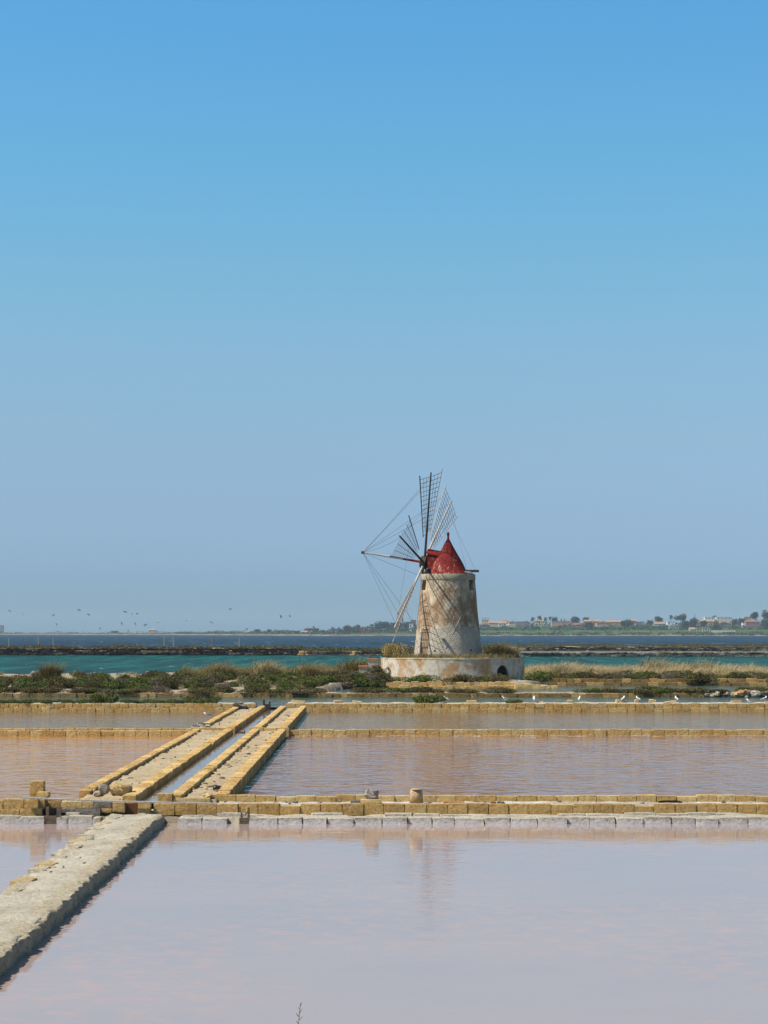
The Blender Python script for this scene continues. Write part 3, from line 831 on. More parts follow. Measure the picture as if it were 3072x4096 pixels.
# tower
TZ0 = PH + 0.02
TH = 8.75 - MZ - TZ0
prof = [(2.76, -0.3), (2.70, 0.0)] + [(2.70 - 0.60 * (k / 16) ** 0.95, TH * k / 16) for k in range(1, 17)]
m_ = MB(); m_.lathe(prof, 96)
me = m_.mesh(smooth=True); wobble(me, 0.03, 0.8, lambda c: c.z > TH - 0.01)
me = booled(me, [radial_box(R(-48), 2.1, 3.2, 0.95, 0.02, 2.22), radial_box(R(-65), 1.5, 2.6, 0.66, TH - 0.83, TH - 0.02), radial_box(R(57), 1.5, 2.6, 0.66, TH - 0.83, TH - 0.02)])
me.polygons.foreach_set('use_smooth', np.ones(len(me.polygons), dtype=bool))
me.set_sharp_from_angle(angle=R(35))
tower = add('tower', me, M['tower'], mill, (0, 0, TZ0))
door = add('door', radial_box(R(-48), 2.15, 2.42, 0.93, 0.03, 2.21), M['door'], mill, (0, 0, TZ0))
for a in (-65, 57):
    add('window', radial_box(R(a), 1.55, 1.72, 0.65, TH - 0.82, TH - 0.03), M['opening_shade'], mill, (0, 0, TZ0))
# small things on the tower wall: a leaning pole, a bracket with its patch, drain holes
m_ = MB(); pa, pb = Vector((0.96, -2.28, 3.3)), Vector((-0.28, -2.62, 0.75)); m_.bar(pa, pb, 0.022, 0.028, 6)
add('leaning_pole', m_.mesh(), M['wood_pale'], mill, (0, 0, TZ0))
m_ = MB(); m_.box(-0.62, -0.42, -2.95, -2.45, 1.50, 1.56); m_.bar((-0.52, -2.9, 1.5), (-0.52, -2.5, 1.2), 0.02); m_.box(-0.46, -0.34, -2.78, -2.5, 1.42, 1.52)
add('bracket', m_.mesh(), M['wood_pale'], mill, (0, 0, TZ0))
for a, z in ((-25, 0.55), (40, 0.6)):
    m_ = MB(); d = Vector((math.sin(R(a)), -math.cos(R(a)), 0)); m_.bar(d * 2.55 + Vector((0, 0, z)), d * 2.70 + Vector((0, 0, z)), 0.06, 0.06, 10)
    add('drain_hole', m_.mesh(), M['opening_shade'], mill, (0, 0, TZ0))
m_ = MB(); m_.bar((-2.9, -1.0, 1.28), (-1.7, -2.25, 1.28), 0.014); add('door_rail', m_.mesh(), M['wood_pale'], mill, (0, 0, TZ0))
# collar
CZ = 8.72 - MZ
m_ = MB(); m_.lathe([(2.05, -0.02), (2.14, -0.01), (2.15, 0.02), (2.145, 0.40), (2.12, 0.455), (1.4, 0.46)], 96)
me = m_.mesh(smooth=True); me.set_sharp_from_angle(angle=R(40)); wobble(me, 0.012, 3.0)
add('collar', me, M['collar'], mill, (0, 0, CZ))
# cap
KZ = CZ + 0.46
m_ = MB(); m_.lathe([(1.60, 0.0), (1.56, 0.05), (1.50, 0.09), (1.22, 0.75), (0.97, 1.2), (0.70, 1.65), (0.42, 2.15), (0.25, 2.48), (0.15, 2.66), (0.09, 2.75)], 64)
cap = add('cap', m_.mesh(smooth=True), M['cap'], mill, (0, 0, KZ))
m_ = MB(); m_.lathe([(0.125, 2.70), (0.10, 2.80), (0.075, 2.90), (0.10, 2.95), (0.065, 2.99), (0.10, 3.06), (0.115, 3.15), (0.10, 3.25), (0.05, 3.31), (0.0, 3.33)], 20, caps=False)
add('finial', m_.mesh(smooth=True), M['red_paint'], cap)
# wind shaft frame: NV points out along the shaft, AV and PV span the sail plane
AV = Vector((52, -254, 780)).normalized()
PV = Vector((281, 740, 222)); PV = (PV - AV * PV.dot(AV)).normalized()
NV = AV.cross(PV).normalized()
if NV.x > 0: NV = -NV
HUB = Vector((-1.89, 0.62, 10.14 - MZ))
# dormer for the shaft: a gabled box that rises slightly outwards
nh = Vector((NV.x, NV.y, 0)).normalized(); sd = Vector((-nh.y, nh.x, 0))
m_ = MB()
def sect(dist_, z_eave, z_ridge, hw):
    c = nh * dist_
    return [c + sd * -hw, c + sd * hw, c + sd * hw + Vector((0, 0, z_eave)), c + Vector((0, 0, z_ridge)), c + sd * -hw + Vector((0, 0, z_eave))]
A_, B_ = sect(0.25, 1.35, 1.62, 0.55), sect(1.52, 1.62, 1.92, 0.55)
m_.poly(A_ + B_, [(0, 1, 2, 3, 4)[::-1], (5, 6, 7, 8, 9)] + [(i, (i + 1) % 5, 5 + (i + 1) % 5, 5 + i) for i in range(5)])
me = m_.mesh(); bm = bmesh.new(); bm.from_mesh(me); bmesh.ops.recalc_face_normals(bm, faces=bm.faces); bm.to_mesh(me); bm.free()
dorm = add('dormer', me, M['cap'], cap)
m_ = MB()
for hw0, hw1 in ((-0.66, -0.0), (0.66, 0.0)):
    a0, a1 = nh * 0.2 + sd * hw0 + Vector((0, 0, 1.34)), nh * 0.2 + Vector((0, 0, 1.68))
    b0, b1 = nh * 1.62 + sd * hw0 + Vector((0, 0, 1.62)), nh * 1.62 + Vector((0, 0, 1.98))
    up = Vector((0, 0, 0.06))
    m_.poly([a0, a1, b1, b0, a0 + up, a1 + up, b1 + up, b0 + up], [(0, 1, 2, 3), (7, 6, 5, 4), (0, 4, 5, 1), (1, 5, 6, 2), (2, 6, 7, 3), (3, 7, 4, 0)])
me = m_.mesh(); bm = bmesh.new(); bm.from_mesh(me); bmesh.ops.recalc_face_normals(bm, faces=bm.faces); bm.to_mesh(me); bm.free()
add('dormer_roof', me, M['red_paint'], cap)
# beams under the cap and tail boom
m_ = MB(); m_.bar(Vector((-1.95, -0.1, KZ + 0.10)), Vector((-1.2, -0.1, KZ + 0.10)), 0.10, 0.10, 4); m_.bar(Vector((-1.75, -0.75, KZ + 0.2)), Vector((-1.3, 0.1, KZ + 0.5)), 0.14, 0.12, 6)
add('shaft_bearing', m_.mesh(), M['wood_dark'], mill)
m_ = MB(); m_.box(1.15, 2.4, -0.62, -0.45, KZ + 0.14, KZ + 0.33)
add('tail_boom', m_.mesh(), M['wood_dark'], mill)
m_ = MB(); m_.box(1.05, 1.75, -0.75, -0.64, KZ + 0.12, KZ + 0.24); m_.box(1.2, 1.95, -0.64, -0.2, KZ + 0.012, KZ + 0.10)
add('tail_boom', m_.mesh(), M['wood_pale'], mill)
m_ = MB(); m_.bar(HUB - NV * 0.9, HUB + NV * 0.3, 0.22, 0.22, 12)
add('windshaft', m_.mesh(), M['wood_dark'], mill)
m_ = MB(); m_.bar(HUB - NV * 0.24, HUB + NV * 0.22, 0.56, 0.5, 8)
add('hub', m_.mesh(), M['wood_dark'], mill)
TIP = HUB + NV * 5.15
m_ = MB(); m_.bar(HUB + NV * 0.2, HUB + NV * 1.75, 0.10, 0.085, 8)
bs = add('bowsprit', m_.mesh(), M['red_paint'], mill)
m_ = MB(); m_.bar(HUB + NV * 1.7, TIP, 0.085, 0.06, 8)
add('bowsprit_tip', m_.mesh(), M['wood_pale'], bs)
m_ = MB(); m_.bar(TIP - NV * 0.12, TIP + NV * 0.12, 0.11, 0.11, 8)
add('end_ring', m_.mesh(), M['wood_dark'], bs)
ROPES = []
def rope(pts, r=0.011, sag=0.0, n=10):
    a, b = Vector(pts[0]), Vector(pts[-1])
    P_ = [a.lerp(b, t) - Vector((0, 0, sag * 4 * t * (1 - t))) for t in np.linspace(0, 1, n if sag else 2)]
    m_ = MB(); m_.path(P_, r, 4)
    add('stay_rope', m_.mesh(), M['rope'], mill)
SAIL_L = 7.3
PITCH = R(-12)
for k in range(6):
    th = R(60 * k)
    ax = AV * math.cos(th) + PV * math.sin(th)            # along the arm
    tx = -AV * math.sin(th) + PV * math.cos(th)
    rx = (tx * math.cos(PITCH) + NV * math.sin(PITCH)).normalized()
    off = NV * (0.05 if k % 2 else -0.05)
    dark = k in (0, 3, 5)
    am, em = ('wood_dark', 'wood_dark') if dark else ('wood_pale', 'wood_pale')
    m_ = MB(); m_.bar(HUB + off, HUB + off + ax * SAIL_L, 0.10, 0.055, 8)
    arm = add('sail', m_.mesh(), M[am], mill)
    r_in, r_out = (2.3, 7.0)
    if k == 4: r_in = 2.6
    def wid(r): return 0.50 + (r - 2.2) / 4.75 * 1.12
    def lat(r, s): return HUB + off + ax * r + rx * (wid(r) * s)
    for s_ in (-1, 1):
        m_ = MB(); ew = 0.65 if k == 4 else 1.0; m_.bar(lat(r_in - 0.15, s_), lat(r_out + 0.32, s_), 0.032 * ew, 0.045 * ew, 6)
        add('edge_pole', m_.mesh(), M['wood_pale' if (not dark or (k == 0 and s_ == 1)) else 'wood_dark'], arm)
        for q in (0.36, 0.68):
            j = random.uniform(-0.03, 0.03)
            m_ = MB(); m_.bar(lat(r_in + random.uniform(0, 0.5), s_ * (q + j)), lat(r_out, s_ * (q + j)), 0.017, 0.017, 4)
            add('lattice_bar', m_.mesh(), M['rope' if dark else 'wood_brown'], arm)
    nr = 14
    for i in range(nr):
        r = r_in + (r_out - r_in) * i / (nr - 1)
        s0, s1 = -1.03, 1.03
        if random.random() < 0.06: s1 = 0.3
        mid = lat(r, 0) - NV * (0.05 * wid(r))
        m_ = MB(); rr_ = 0.016 if k in (2, 4, 5) else 0.020; m_.bar(lat(r, s0), mid, rr_, rr_, 4); m_.bar(mid, lat(r, s1), rr_, rr_, 4)
        add('rung', m_.mesh(), M['rope' if (dark or k == 1) else 'wood_pale'], arm)
    rope([TIP, lat(r_out - 0.9, -1)], 0.011, 0.05)
    rope([TIP, HUB + off + ax * (SAIL_L - 0.35)], 0.012, 0.16 if k == 5 else 0.04)
    tn = math.radians(60 * (k + 1))
    an = AV * math.cos(tn) + PV * math.sin(tn)
    rope([HUB + off + ax * (SAIL_L - 0.3), HUB + an * 4.6], 0.009)
bt = HUB + (AV * math.cos(R(60)) + PV * math.sin(R(60))) * 6.6
rope([bt + Vector((0.2, 0, -1.2)), Vector((2.1, -0.55, KZ + 0.34))], 0.009)
rope([bt + Vector((0.2, 0, -0.6)), Vector((1.5, -0.65, KZ + 0.1))], 0.009)
# brick steps up to the platform
st = tag(empty('brick_steps', (-0.55, 163.4, 1.0)), 'short whitewashed steps with orange brick treads left of the mill', 'steps')
for x0, x1, z1 in ((-1.25, -0.45, 2.55), (-1.95, -1.25, 2.0)):
    m_ = MB(); m_.box(x0, x1, 162.6, 163.9, 0.5, z1 - 0.14); add_w('riser', m_.mesh(), M['ledge'], st)
    m_ = MB(); m_.box(x0 - 0.06, x1 - 0.003, 162.55, 163.95, z1 - 0.138, z1); add_w('tread', m_.mesh(), M['brick'], st)
gp = tag(empty('wooden_frame', (9.3, 156.3, 0.9)), 'small weathered plank frame lying beside the arched opening', 'frame')
a = spot(2040, 2719, 155.5); b = spot(2076, 2721, 155.5)
m_ = MB(); m_.bar(a, b, 0.05, 0.05, 4); add_w('plank', m_.mesh(), M['wood_pale'], gp)
m_ = MB(); m_.bar(b, spot(2082, 2738, 155.0), 0.06, 0.05, 4); add_w('post', m_.mesh(), M['wood_pale'], gp)
m_ = MB(); m_.bar(spot(2078, 2724, 155.2), spot(2112, 2737, 155.0), 0.05, 0.05, 4); add_w('plank', m_.mesh(), M['wood_pale'], gp)

# ------------------------------------------------------------------ plants
def leaf_quads(c, size, up=0.3, asp=1.0, rg=RNG):
    n_ = len(c)
    d1 = rg.normal(size=(n_, 3)); d1 /= np.linalg.norm(d1, axis=1, keepdims=True)
    d2 = rg.normal(size=(n_, 3)); d2[:, 2] += up
    d2 -= d1 * np.sum(d1 * d2, 1, keepdims=True)
    d2 /= np.linalg.norm(d2, axis=1, keepdims=True)
    s_ = (size * rg.uniform(0.6, 1.3, n_))[:, None]
    a, b = d1 * s_ * 0.5, d2 * s_ * 0.5 * asp
    v = np.stack([c - b * 1.0, c + a * 0.7, c + b, c - a * 0.7], 1).reshape(-1, 3)
    f = np.arange(4 * n_).reshape(-1, 4)
    return v, f
def blob_points(n_, lobes, rg=RNG):
    """points in the outer part of several overlapping lobes (cx, cy, cz, rx, ry, rz)"""
    L = np.array(lobes)
    w = (L[:, 3] * L[:, 4] * L[:, 5]) ** 0.67
    k = rg.choice(len(L), n_, p=w / w.sum())
    d = rg.normal(size=(n_, 3)); d /= np.linalg.norm(d, axis=1, keepdims=True)
    r = rg.uniform(0.35, 1.0, n_) ** 0.5 * rg.uniform(0.85, 1.12, n_)
    p = L[k, :3] + d * r[:, None] * L[k, 3:]
    return p
def shrub_mesh(seed, n_=900, size=0.11, spread=1.0, flat=0.55, asp=1.5):
    rg = np.random.default_rng(seed)
    lobes = []
    for q in range(9):
        a, r = rg.uniform(0, 6.28), rg.uniform(0, 0.75) * spread
        s_ = rg.uniform(0.28, 0.5)
        lobes.append((r * math.cos(a), r * math.sin(a), rg.uniform(0.15, 0.45) * flat / 0.55, s_, s_, s_ * flat * 1.3))
    p = blob_points(n_, lobes, rg)
    p[:, 2] = np.abs(p[:, 2])
    v, f = leaf_quads(p, size, 0.5, asp, rg)
    return mesh_np('shrub', v, [f])
def stem_mesh(seed, n_=9, h=0.5):
    rg = random.Random(seed)
    m_ = MB()
    for q in range(n_):
        a, r = rg.uniform(0, 6.28), rg.uniform(0.2, 0.7)
        m_.bar((0, 0, -0.15), (r * math.cos(a), r * math.sin(a), h * rg.uniform(0.5, 1)), 0.02, 0.008, 4)
    return m_.mesh()
def blades(pts, h, lean, w=0.02, rg=RNG):
    """three-corner-pair grass blades rising from pts"""
    n_ = len(pts)
    a = rg.uniform(0, 2 * np.pi, n_)
    hh = h * rg.uniform(0.5, 1.15, n_)
    ln = lean * hh * rg.uniform(0.2, 1.0, n_)
    d = np.stack([np.cos(a), np.sin(a), np.zeros(n_)], 1)
    b = rg.uniform(0, 2 * np.pi, n_)
    s_ = np.stack([np.cos(b), np.sin(b), np.zeros(n_)], 1) * (w * rg.uniform(0.6, 1.4, n_))[:, None]
    up = np.array([0, 0, 1.0])
    mid = pts + up * (hh * 0.6)[:, None] + d * (ln * 0.35)[:, None]
    tip = pts + up * (hh - 0.3 * ln)[:, None] + d * ln[:, None] + np.array([0.16, 0.05, 0]) * hh[:, None]
    v = np.stack([pts - s_, pts + s_, mid - s_ * 0.8, mid + s_ * 0.8, tip - s_ * 0.35, tip + s_ * 0.35], 1).reshape(-1, 3)
    i = np.arange(n_)[:, None] * 6
    f = np.concatenate([i + np.array([0, 1, 3, 2]), i + np.array([2, 3, 5, 4])])
    return v, f
SHRUBS = {m: [shrub_mesh(100 + k * 7 + q, sz_n, sz, 1.0) for k in range(6)] for q, (m, sz_n, sz) in enumerate((('scrub', 3400, 0.062), ('scrub_green', 3400, 0.062), ('scrub_grey', 2800, 0.055), ('bush_yellow', 3800, 0.05)))}
STEMS = [stem_mesh(k) for k in range(4)]
MATS = [shrub_mesh(300 + k, 4200, 0.05, 1.5, 0.22, 2.0) for k in range(5)]
for me in STEMS: me.materials.append(M['bark'])
for m, L in SHRUBS.items():
    for me in L: me.materials.append(M[m])
MATV = {}
def shrub(kind, x, y, z, w, h, label, group=None, name='shrub', mat_flat=False):
    t = tag(empty(name, (x, y, z), random.uniform(0, 6.28)), label, 'shrub' if not mat_flat else 'ground plant', group)
    if mat_flat:
        k = random.randrange(len(MATS))
        if (k, kind) not in MATV:
            me = MATS[k].copy(); me.materials.append(M[kind]); MATV[(k, kind)] = me
        me, sc = MATV[(k, kind)], (w / 3.0, w / 3.0, h / 0.32)
    else:
        me, sc = random.choice(SHRUBS[kind]), (w / 2.0, w / 2.0, h / 0.95)
    add('foliage', me, None, t, (0, 0, 0), (0, 0, 0), sc)
    add('stem', random.choice(STEMS), None, t, (0, 0, 0), (0, 0, 0), (sc[0], sc[1], sc[2]))
    return t
# thicket along the bank left of the mill
def in_front(x, y): return y > front_edge(x) + 0.4
for k in range(225):
    for _ in range(20):
        y = 135 + 40 * random.random() ** 1.2
        x = random.uniform(-0.205 * y, 1.0)
        if k % 3 == 0: x, y = random.uniform(-19, 0), random.uniform(150, 178)
        if k % 7 == 0: x, y = random.uniform(-5.5, 0.3), random.uniform(146, 158)
        if k % 11 == 0: x, y = random.uniform(-3.4, 0.2), random.uniform(151.6, 156.5)
        dens = fbm(x * 0.12, y * 0.09, 9.0)
        if in_front(x, y) and (dens > -0.15 or y < 146 or k % 7 == 0 or k % 11 == 0) and (x - MX) ** 2 + (y - MY) ** 2 > 45: break
    else: continue
    kind = random.choices(['scrub', 'scrub_green', 'scrub_grey'], [5, 5, 1])[0]
    w = random.uniform(1.3, 2.9)
    look = {'scrub': 'dark olive', 'scrub_green': 'brighter green', 'scrub_grey': 'greyish twiggy'}[kind]
    u = UC + x * FOC / y
    zone = ('thicket front' if y < 143 else 'thicket middle' if y < 156 else 'thicket back') + (' near the left edge' if u < 420 else ' behind the left pond' if u < 900 else ' behind the twin causeways' if u < 1220 else ' beside the mill platform')
    size = 'small ' if w < 1.8 else 'broad ' if w > 2.4 else ''
    shrub(kind, x, y, bank_z(x, y) - 0.05, w, random.uniform(0.6, 1.15), size + look + ' scrub bush at the ' + zone, size + look + ' bushes, ' + zone)
for k in range(85):
    x = random.uniform(12.5, 36)
    y = 160.6 + 13 * random.random() ** 1.3
    kind = random.choices(['scrub', 'scrub_green', 'scrub_grey'], [5, 3, 4])[0]
    u = UC + x * FOC / y
    lab = {'scrub': 'dark olive scrub bush', 'scrub_green': 'brighter green scrub bush', 'scrub_grey': 'greyish twiggy bush'}[kind] + (' directly above the wall' if y < 164 else ' at the straw grass foot') + (' close to the platform' if u < 2420 else ' left of the large dark shrub' if u < 2800 else ' right of the large dark shrub')
    shrub(kind, x, y, bank_z(x, y) - 0.05, random.uniform(1.6, 3.0), random.uniform(0.6, 1.05), lab, lab.replace('bush', 'bushes', 1))
# low scrub on the third dike
for k in range(80):
    x = random.uniform(-28, 29)
    if fbm(x * 0.16, 4.0) < -0.28: continue
    if -16 < x < -8 and random.random() < 0.5: continue
    y = random.uniform(131.3, 132.8)
    kind = random.choices(['scrub', 'scrub_green', 'scrub_grey'], [6, 2, 1])[0]
    u = UC + x * FOC / y
    lab = {'scrub': 'low olive scrub tuft', 'scrub_green': 'low green scrub tuft', 'scrub_grey': 'low grey scrub tuft'}[kind] + ' on the overgrown block dike' + (' at far left' if u < 500 else ' behind the twin causeways' if u < 1250 else ' below the mill' if u < 2100 else ' behind the gulls' if u < 2780 else ' by the rubble heap')
    shrub(kind, x, y, 0.72, random.uniform(1.4, 3.0), random.uniform(0.35, 0.62), lab, lab.replace('tuft', 'tufts'))
# single plants one can point at
def at_ground(u, v, z): 
    y = dist(v, z); p = spot(u, v, y); return p
for kind, u, y, z, w, h, lab in [
        ('bush_yellow', 1584, 161.5, 2.6, 2.6, 1.75, 'round yellow green bush on the platform left of the tower'),
        ('scrub_green', 1680, 154.0, 0.85, 4.0, 0.85, 'wide green cushion shrub against the platform wall below the door'),
        ('scrub', 1852, 152.4, 0.80, 3.4, 1.0, 'dark cushion shrub spilling over the curb before the platform wall'),
        ('scrub_green', 1931, 156.0, 0.85, 1.5, 0.75, 'small green shrub at the wall left of the archway'),
        ('scrub', 1996, 153.6, 0.85, 2.3, 0.95, 'dark shrub half covering the foot of the archway'),
        ('scrub_green', 2160, 157.5, 0.85, 3.0, 1.2, 'bright green shrub at the corner right of the platform'),
        ('scrub', 2800, 159.6, 0.6, 3.2, 1.35, 'large dark shrub hanging over the two course wall at right'),
        ('scrub', 1520, 158.5, 0.9, 2.4, 1.7, 'dark brown shrub beside the brick steps'),
        ('scrub', 1362, 151.0, 0.55, 2.6, 1.0, 'dark shrub at the water edge where the canal opens left of the mill'),
        ('scrub_green', 1440, 152.0, 0.7, 2.6, 0.9, 'green shrub at the water edge left of the mill curb'),
        ('scrub_grey', 640, 132.0, 0.7, 2.1, 0.75, 'grey twiggy shrub on the block dike far left of the causeways')]:
    x = (u - UC) * y / FOC
    shrub(kind, x, y, z, w, h, lab)
for kind, u, y, w, h, lab in [
        ('scrub_green', 1720, 113.5, 3.3, 0.50, 'green cushion of ground plants on the gull dike beside the first gull'),
        ('scrub_green', 2058, 113.3, 1.8, 0.22, 'small flat green mat on the gull dike between two gulls'),
        ('scrub_green', 440, 113.6, 2.3, 0.55, 'bushy green cushion on the gull dike far left of the causeways'),
        ('scrub_green', 800, 113.6, 2.6, 0.38, 'green mat on the gull dike just left of the rock pile')]:
    shrub(kind, (u - UC) * y / FOC, y, 0.735, w, h, lab, None, 'ground_plant', True)
for k, u in enumerate((20, 110, 190, 270, 350, 520, 600, 690)):
    y = 113.4
    shrub('scrub_green', (u - UC) * y / FOC, y, 0.725, 2.1, 0.24, 'thin green mat trailing along the gull dike left of the causeways', 'green mats on the left gull dike', 'ground_plant', True)

def grass_field(name, label, pts, h, lean, w, mat):
    v, f = blades(pts, h, lean, w)
    return tag(add(name, mesh_np(name, v, [f]), M[mat]), label, 'grass', None, 'stuff')
def tussocks(x0, x1, y0, y1, n_t, n_b, rad, zf, dens=None, hv=(0.6, 1.15)):
    out, hs = [], []
    k = 0
    while k < n_t:
        x, y = random.uniform(x0, x1), random.uniform(y0, y1)
        if dens and not dens(x, y):
            if random.random() < 0.02: k += 1
            continue
        r = rad * random.uniform(0.6, 1.3)
        a = RNG.uniform(0, 6.28, n_b); q = np.sqrt(RNG.uniform(0, 1, n_b)) * r
        px, py = x + q * np.cos(a), y + q * np.sin(a)
        out.append(np.stack([px, py, np.full(n_b, zf(x, y) - 0.03)], 1))
        hs.append(np.full(n_b, random.uniform(*hv)) * (1 - 0.55 * (q / r) ** 2))
        k += 1
    return np.concatenate(out), np.concatenate(hs)
p, h = tussocks(-18, -0.5, 172, 194, 95, 620, 0.95, bank_z, lambda x, y: in_front(x, y) and x > -17 + 2.5 * fbm(y, 1.0))
grass_field('tall_grass', 'tall dry olive grass behind the thicket left of the mill', p, 1.35 * h, 0.75, 0.011, 'grass_olive')
p, h = tussocks(12.5, 44, 169, 186, 190, 620, 1.0, bank_z, lambda x, y: fbm(x * 0.3, y * 0.3, 4.4) > -0.25)
grass_field('tall_grass', 'tall straw coloured grass along the bank right of the mill', p, 1.25 * h, 0.8, 0.011, 'grass')
p, h = tussocks(-42, 0, 136, 190, 160, 110, 0.5, bank_z, lambda x, y: in_front(x, y) and fbm(x * 0.3, y * 0.3, 2.2) > 0.05)
grass_field('dry_grass', 'short dry grass scattered between the bushes left of the mill', p, 0.55 * h, 0.8, 0.010, 'grass')
# weeds around the tower on the platform
ang = RNG.uniform(-1.9, 1.9, 8000); rr = RNG.uniform(2.8, 5.3, 8000)
p = np.stack([MX + PX + rr * np.sin(ang), MY - rr * np.cos(ang), np.full(8000, 2.62)], 1)
p = p[((p[:, 0] - MX) ** 2 + (p[:, 1] - MY) ** 2) > 2.8 ** 2]
grass_field('platform_weeds', 'dry weeds growing on the platform around the tower foot', p, 0.32 * RNG.uniform(0.3, 1.6, len(p)), 0.9, 0.011, 'grass_olive')
def grass_clump(x, y, z, r, h, mat, label, n_=1500, lobes=5):
    t = tag(empty('grass_clump', (x, y, z)), label, 'grass')
    q, hs = [], []
    for k in range(lobes):
        a0, r0 = random.uniform(0, 6.28), r * random.uniform(0.0, 0.6)
        a = RNG.uniform(0, 6.28, n_ // lobes); s_ = np.sqrt(RNG.uniform(0, 1, n_ // lobes)) * r * random.uniform(0.45, 0.65)
        q.append(np.stack([r0 * math.cos(a0) + s_ * np.cos(a), r0 * math.sin(a0) * 0.6 + s_ * np.sin(a) * 0.6, np.zeros(n_ // lobes)], 1))
        hs.append(np.full(n_ // lobes, random.uniform(0.75, 1.1)))
    q, hs = np.concatenate(q), np.concatenate(hs)
    v, f = blades(q, h * hs * RNG.uniform(0.6, 1.1, len(q)), 0.85, 0.011)
    add('blades', mesh_np('blades', v, [f]), M[mat], t)
for u, y, r, h, m_, lab in [
        (202, 158, 0.75, 1.55, 'grass_olive', 'tall rounded brown grass tuft standing out of the thicket at far left'),
        (890, 170, 1.3, 1.55, 'grass_olive', 'first tall grass clump at the left end of the dry grass'), (1065, 172, 1.4, 1.75, 'grass', 'straw tipped grass clump second in the row left of the mill'),
        (1250, 170, 1.3, 1.5, 'grass_olive', 'olive grass clump in the middle of the row left of the mill'), (1432, 166, 1.6, 1.9, 'grass_olive', 'tallest grass clump close to the brick steps'),
        (2230, 172, 1.9, 1.5, 'grass', 'straw grass clump just right of the platform'), (2800, 176, 2.2, 1.75, 'grass', 'tall straw grass clump above the large dark shrub'), (2640, 175, 1.9, 1.8, 'grass', 'high straw grass clump in the middle of the right bank')]:
    x = (u - UC) * y / FOC
    grass_clump(x, y, bank_z(x, y) - 0.03, r, h, m_, lab, 2200, 7)
grass_clump(MX + 3.6, MY - 1.6, 2.62, 1.3, 1.35, 'grass_olive', 'olive grass clump on the platform close to the tower', 2600, 7)
grass_clump(MX + 4.8, MY - 1.2, 2.62, 0.95, 1.05, 'grass', 'straw grass clump near the right end of the platform', 1800, 5)
# vegetation on the far walls
for x0, x1, y0, y1, z, n_, lab in ((-95, -16, 386, 412, 1.45, 44000, 'low olive growth along the top of the black lagoon wall'), (-17, 26, 392, 422, 1.0, 30000, 'low olive growth on the wall behind the mill'), (6, 120, 466, 488, 1.3, 46000, 'low brown growth on the rubble wall behind the grey pond'), (24, 100, 364.5, 366.5, 0.95, 2500, 'thin plants on the grey wall of the lagoon')):
    x, y = RNG.uniform(x0, x1, n_), RNG.uniform(y0, y1, n_)
    dn = np.array([fbm(a * 0.13, b * 0.13, 8.0) for a, b in zip(x, y)])
    keep = dn > (-0.12 if z > 0.96 else 0.25)
    x, y, dn = x[keep], y[keep], dn[keep]
    c = np.stack([x, y, z + RNG.uniform(0, 1, len(x)) ** 1.5 * (0.35 + 0.6 * np.clip(dn, 0, 1))], 1)
    v, f = leaf_quads(c, 0.22, 0.4, 1.2)
    tag(add('wall_scrub', mesh_np('wall_scrub', v, [f]), M['scrub']), lab, 'scrub', None, 'stuff')

# ------------------------------------------------------------------ things lying about the pans
def prop_stone(name, label, cat, u0, u1, v0, v1, y, depth, mat, meshes=BOULDER, rz=0.0, group=None):
    a, b = spot(u0, v1, y), spot(u1, v0, y)
    o = stone(name, None, ((a.x + b.x) / 2, y + depth / 2, (a.z + b.z) / 2), (b.x - a.x, depth, b.z - a.z), mat, meshes, rz, 0.02)
    return tag(o, label, cat, group)
prop_stone('tuff_block', 'tall ochre block standing upright on the wall at far left', 'block', 119, 174, 3125, 3192, 50.9, .3, 'tuff', BLOCKS)
prop_stone('tuff_block', 'small broken ochre block leaning against the upright block', 'block', 150, 195, 3168, 3192, 50.75, .28, 'tuff_smooth', ROUGH)
prop_stone('boulder', 'large pale ochre boulder at the near end of the left causeway', 'rock', 437, 521, 3132, 3186, 51.9, .45, 'tuff_pale')
prop_stone('boulder', 'grey pinkish stone beside the large ochre boulder', 'rock', 393, 434, 3138, 3178, 51.9, .26, 'rock_pink')
prop_stone('clod', 'dark earth clod under the grey pinkish stone', 'clod', 372, 410, 3172, 3188, 52.0, .2, 'darkmud')
prop_stone('tuff_block', 'rough ochre block sitting in the mouth of the channel', 'block', 630, 688, 3176, 3216, 50.95, .4, 'tuff', ROUGH)
prop_stone('rubble_lump', 'lump of grey rubble standing on the ochre slab', 'rock', 1456, 1515, 3158, 3201, 50.6, .3, 'rock_pink')
prop_stone('slab', 'flat ochre slab under the grey rubble lump', 'slab', 1442, 1523, 3199, 3218, 50.5, .3, 'tuff_smooth', BLOCKS)
prop_stone('slab', 'thin grey brown slab left of the rubble lump', 'slab', 1402, 1444, 3202, 3216, 50.8, .3, 'rock_grey', ROUGH)
prop_stone('brick', 'orange brick lying on the white ledge right of the clay tile', 'brick', 1772, 1858, 3206, 3218, 50.9, .14, 'brick', BLOCKS)
prop_stone('stone_chip', 'small grey stone on the ledge left of the rubble lump', 'stone', 1168, 1192, 3204, 3217, 50.9, .12, 'rock_grey')
prop_stone('stone_chip', 'dark brown stone chip on the ledge right of the orange brick', 'stone', 1960, 1985, 3206, 3218, 50.9, .12, 'rock_rust')
prop_stone('stone_chip', 'grey stone on the ledge next to the brown chip', 'stone', 1987, 2018, 3206, 3217, 50.9, .14, 'rock_grey')
prop_stone('driftwood', 'dark twisted driftwood on the ledge towards the right end', 'wood', 2640, 2728, 3203, 3216, 51.0, .2, 'rock_dark', BOULDER)
prop_stone('driftwood', 'thin dark stick on the ledge right of the driftwood', 'wood', 2812, 2884, 3213, 3220, 50.9, .06, 'rock_dark', ROUGH)
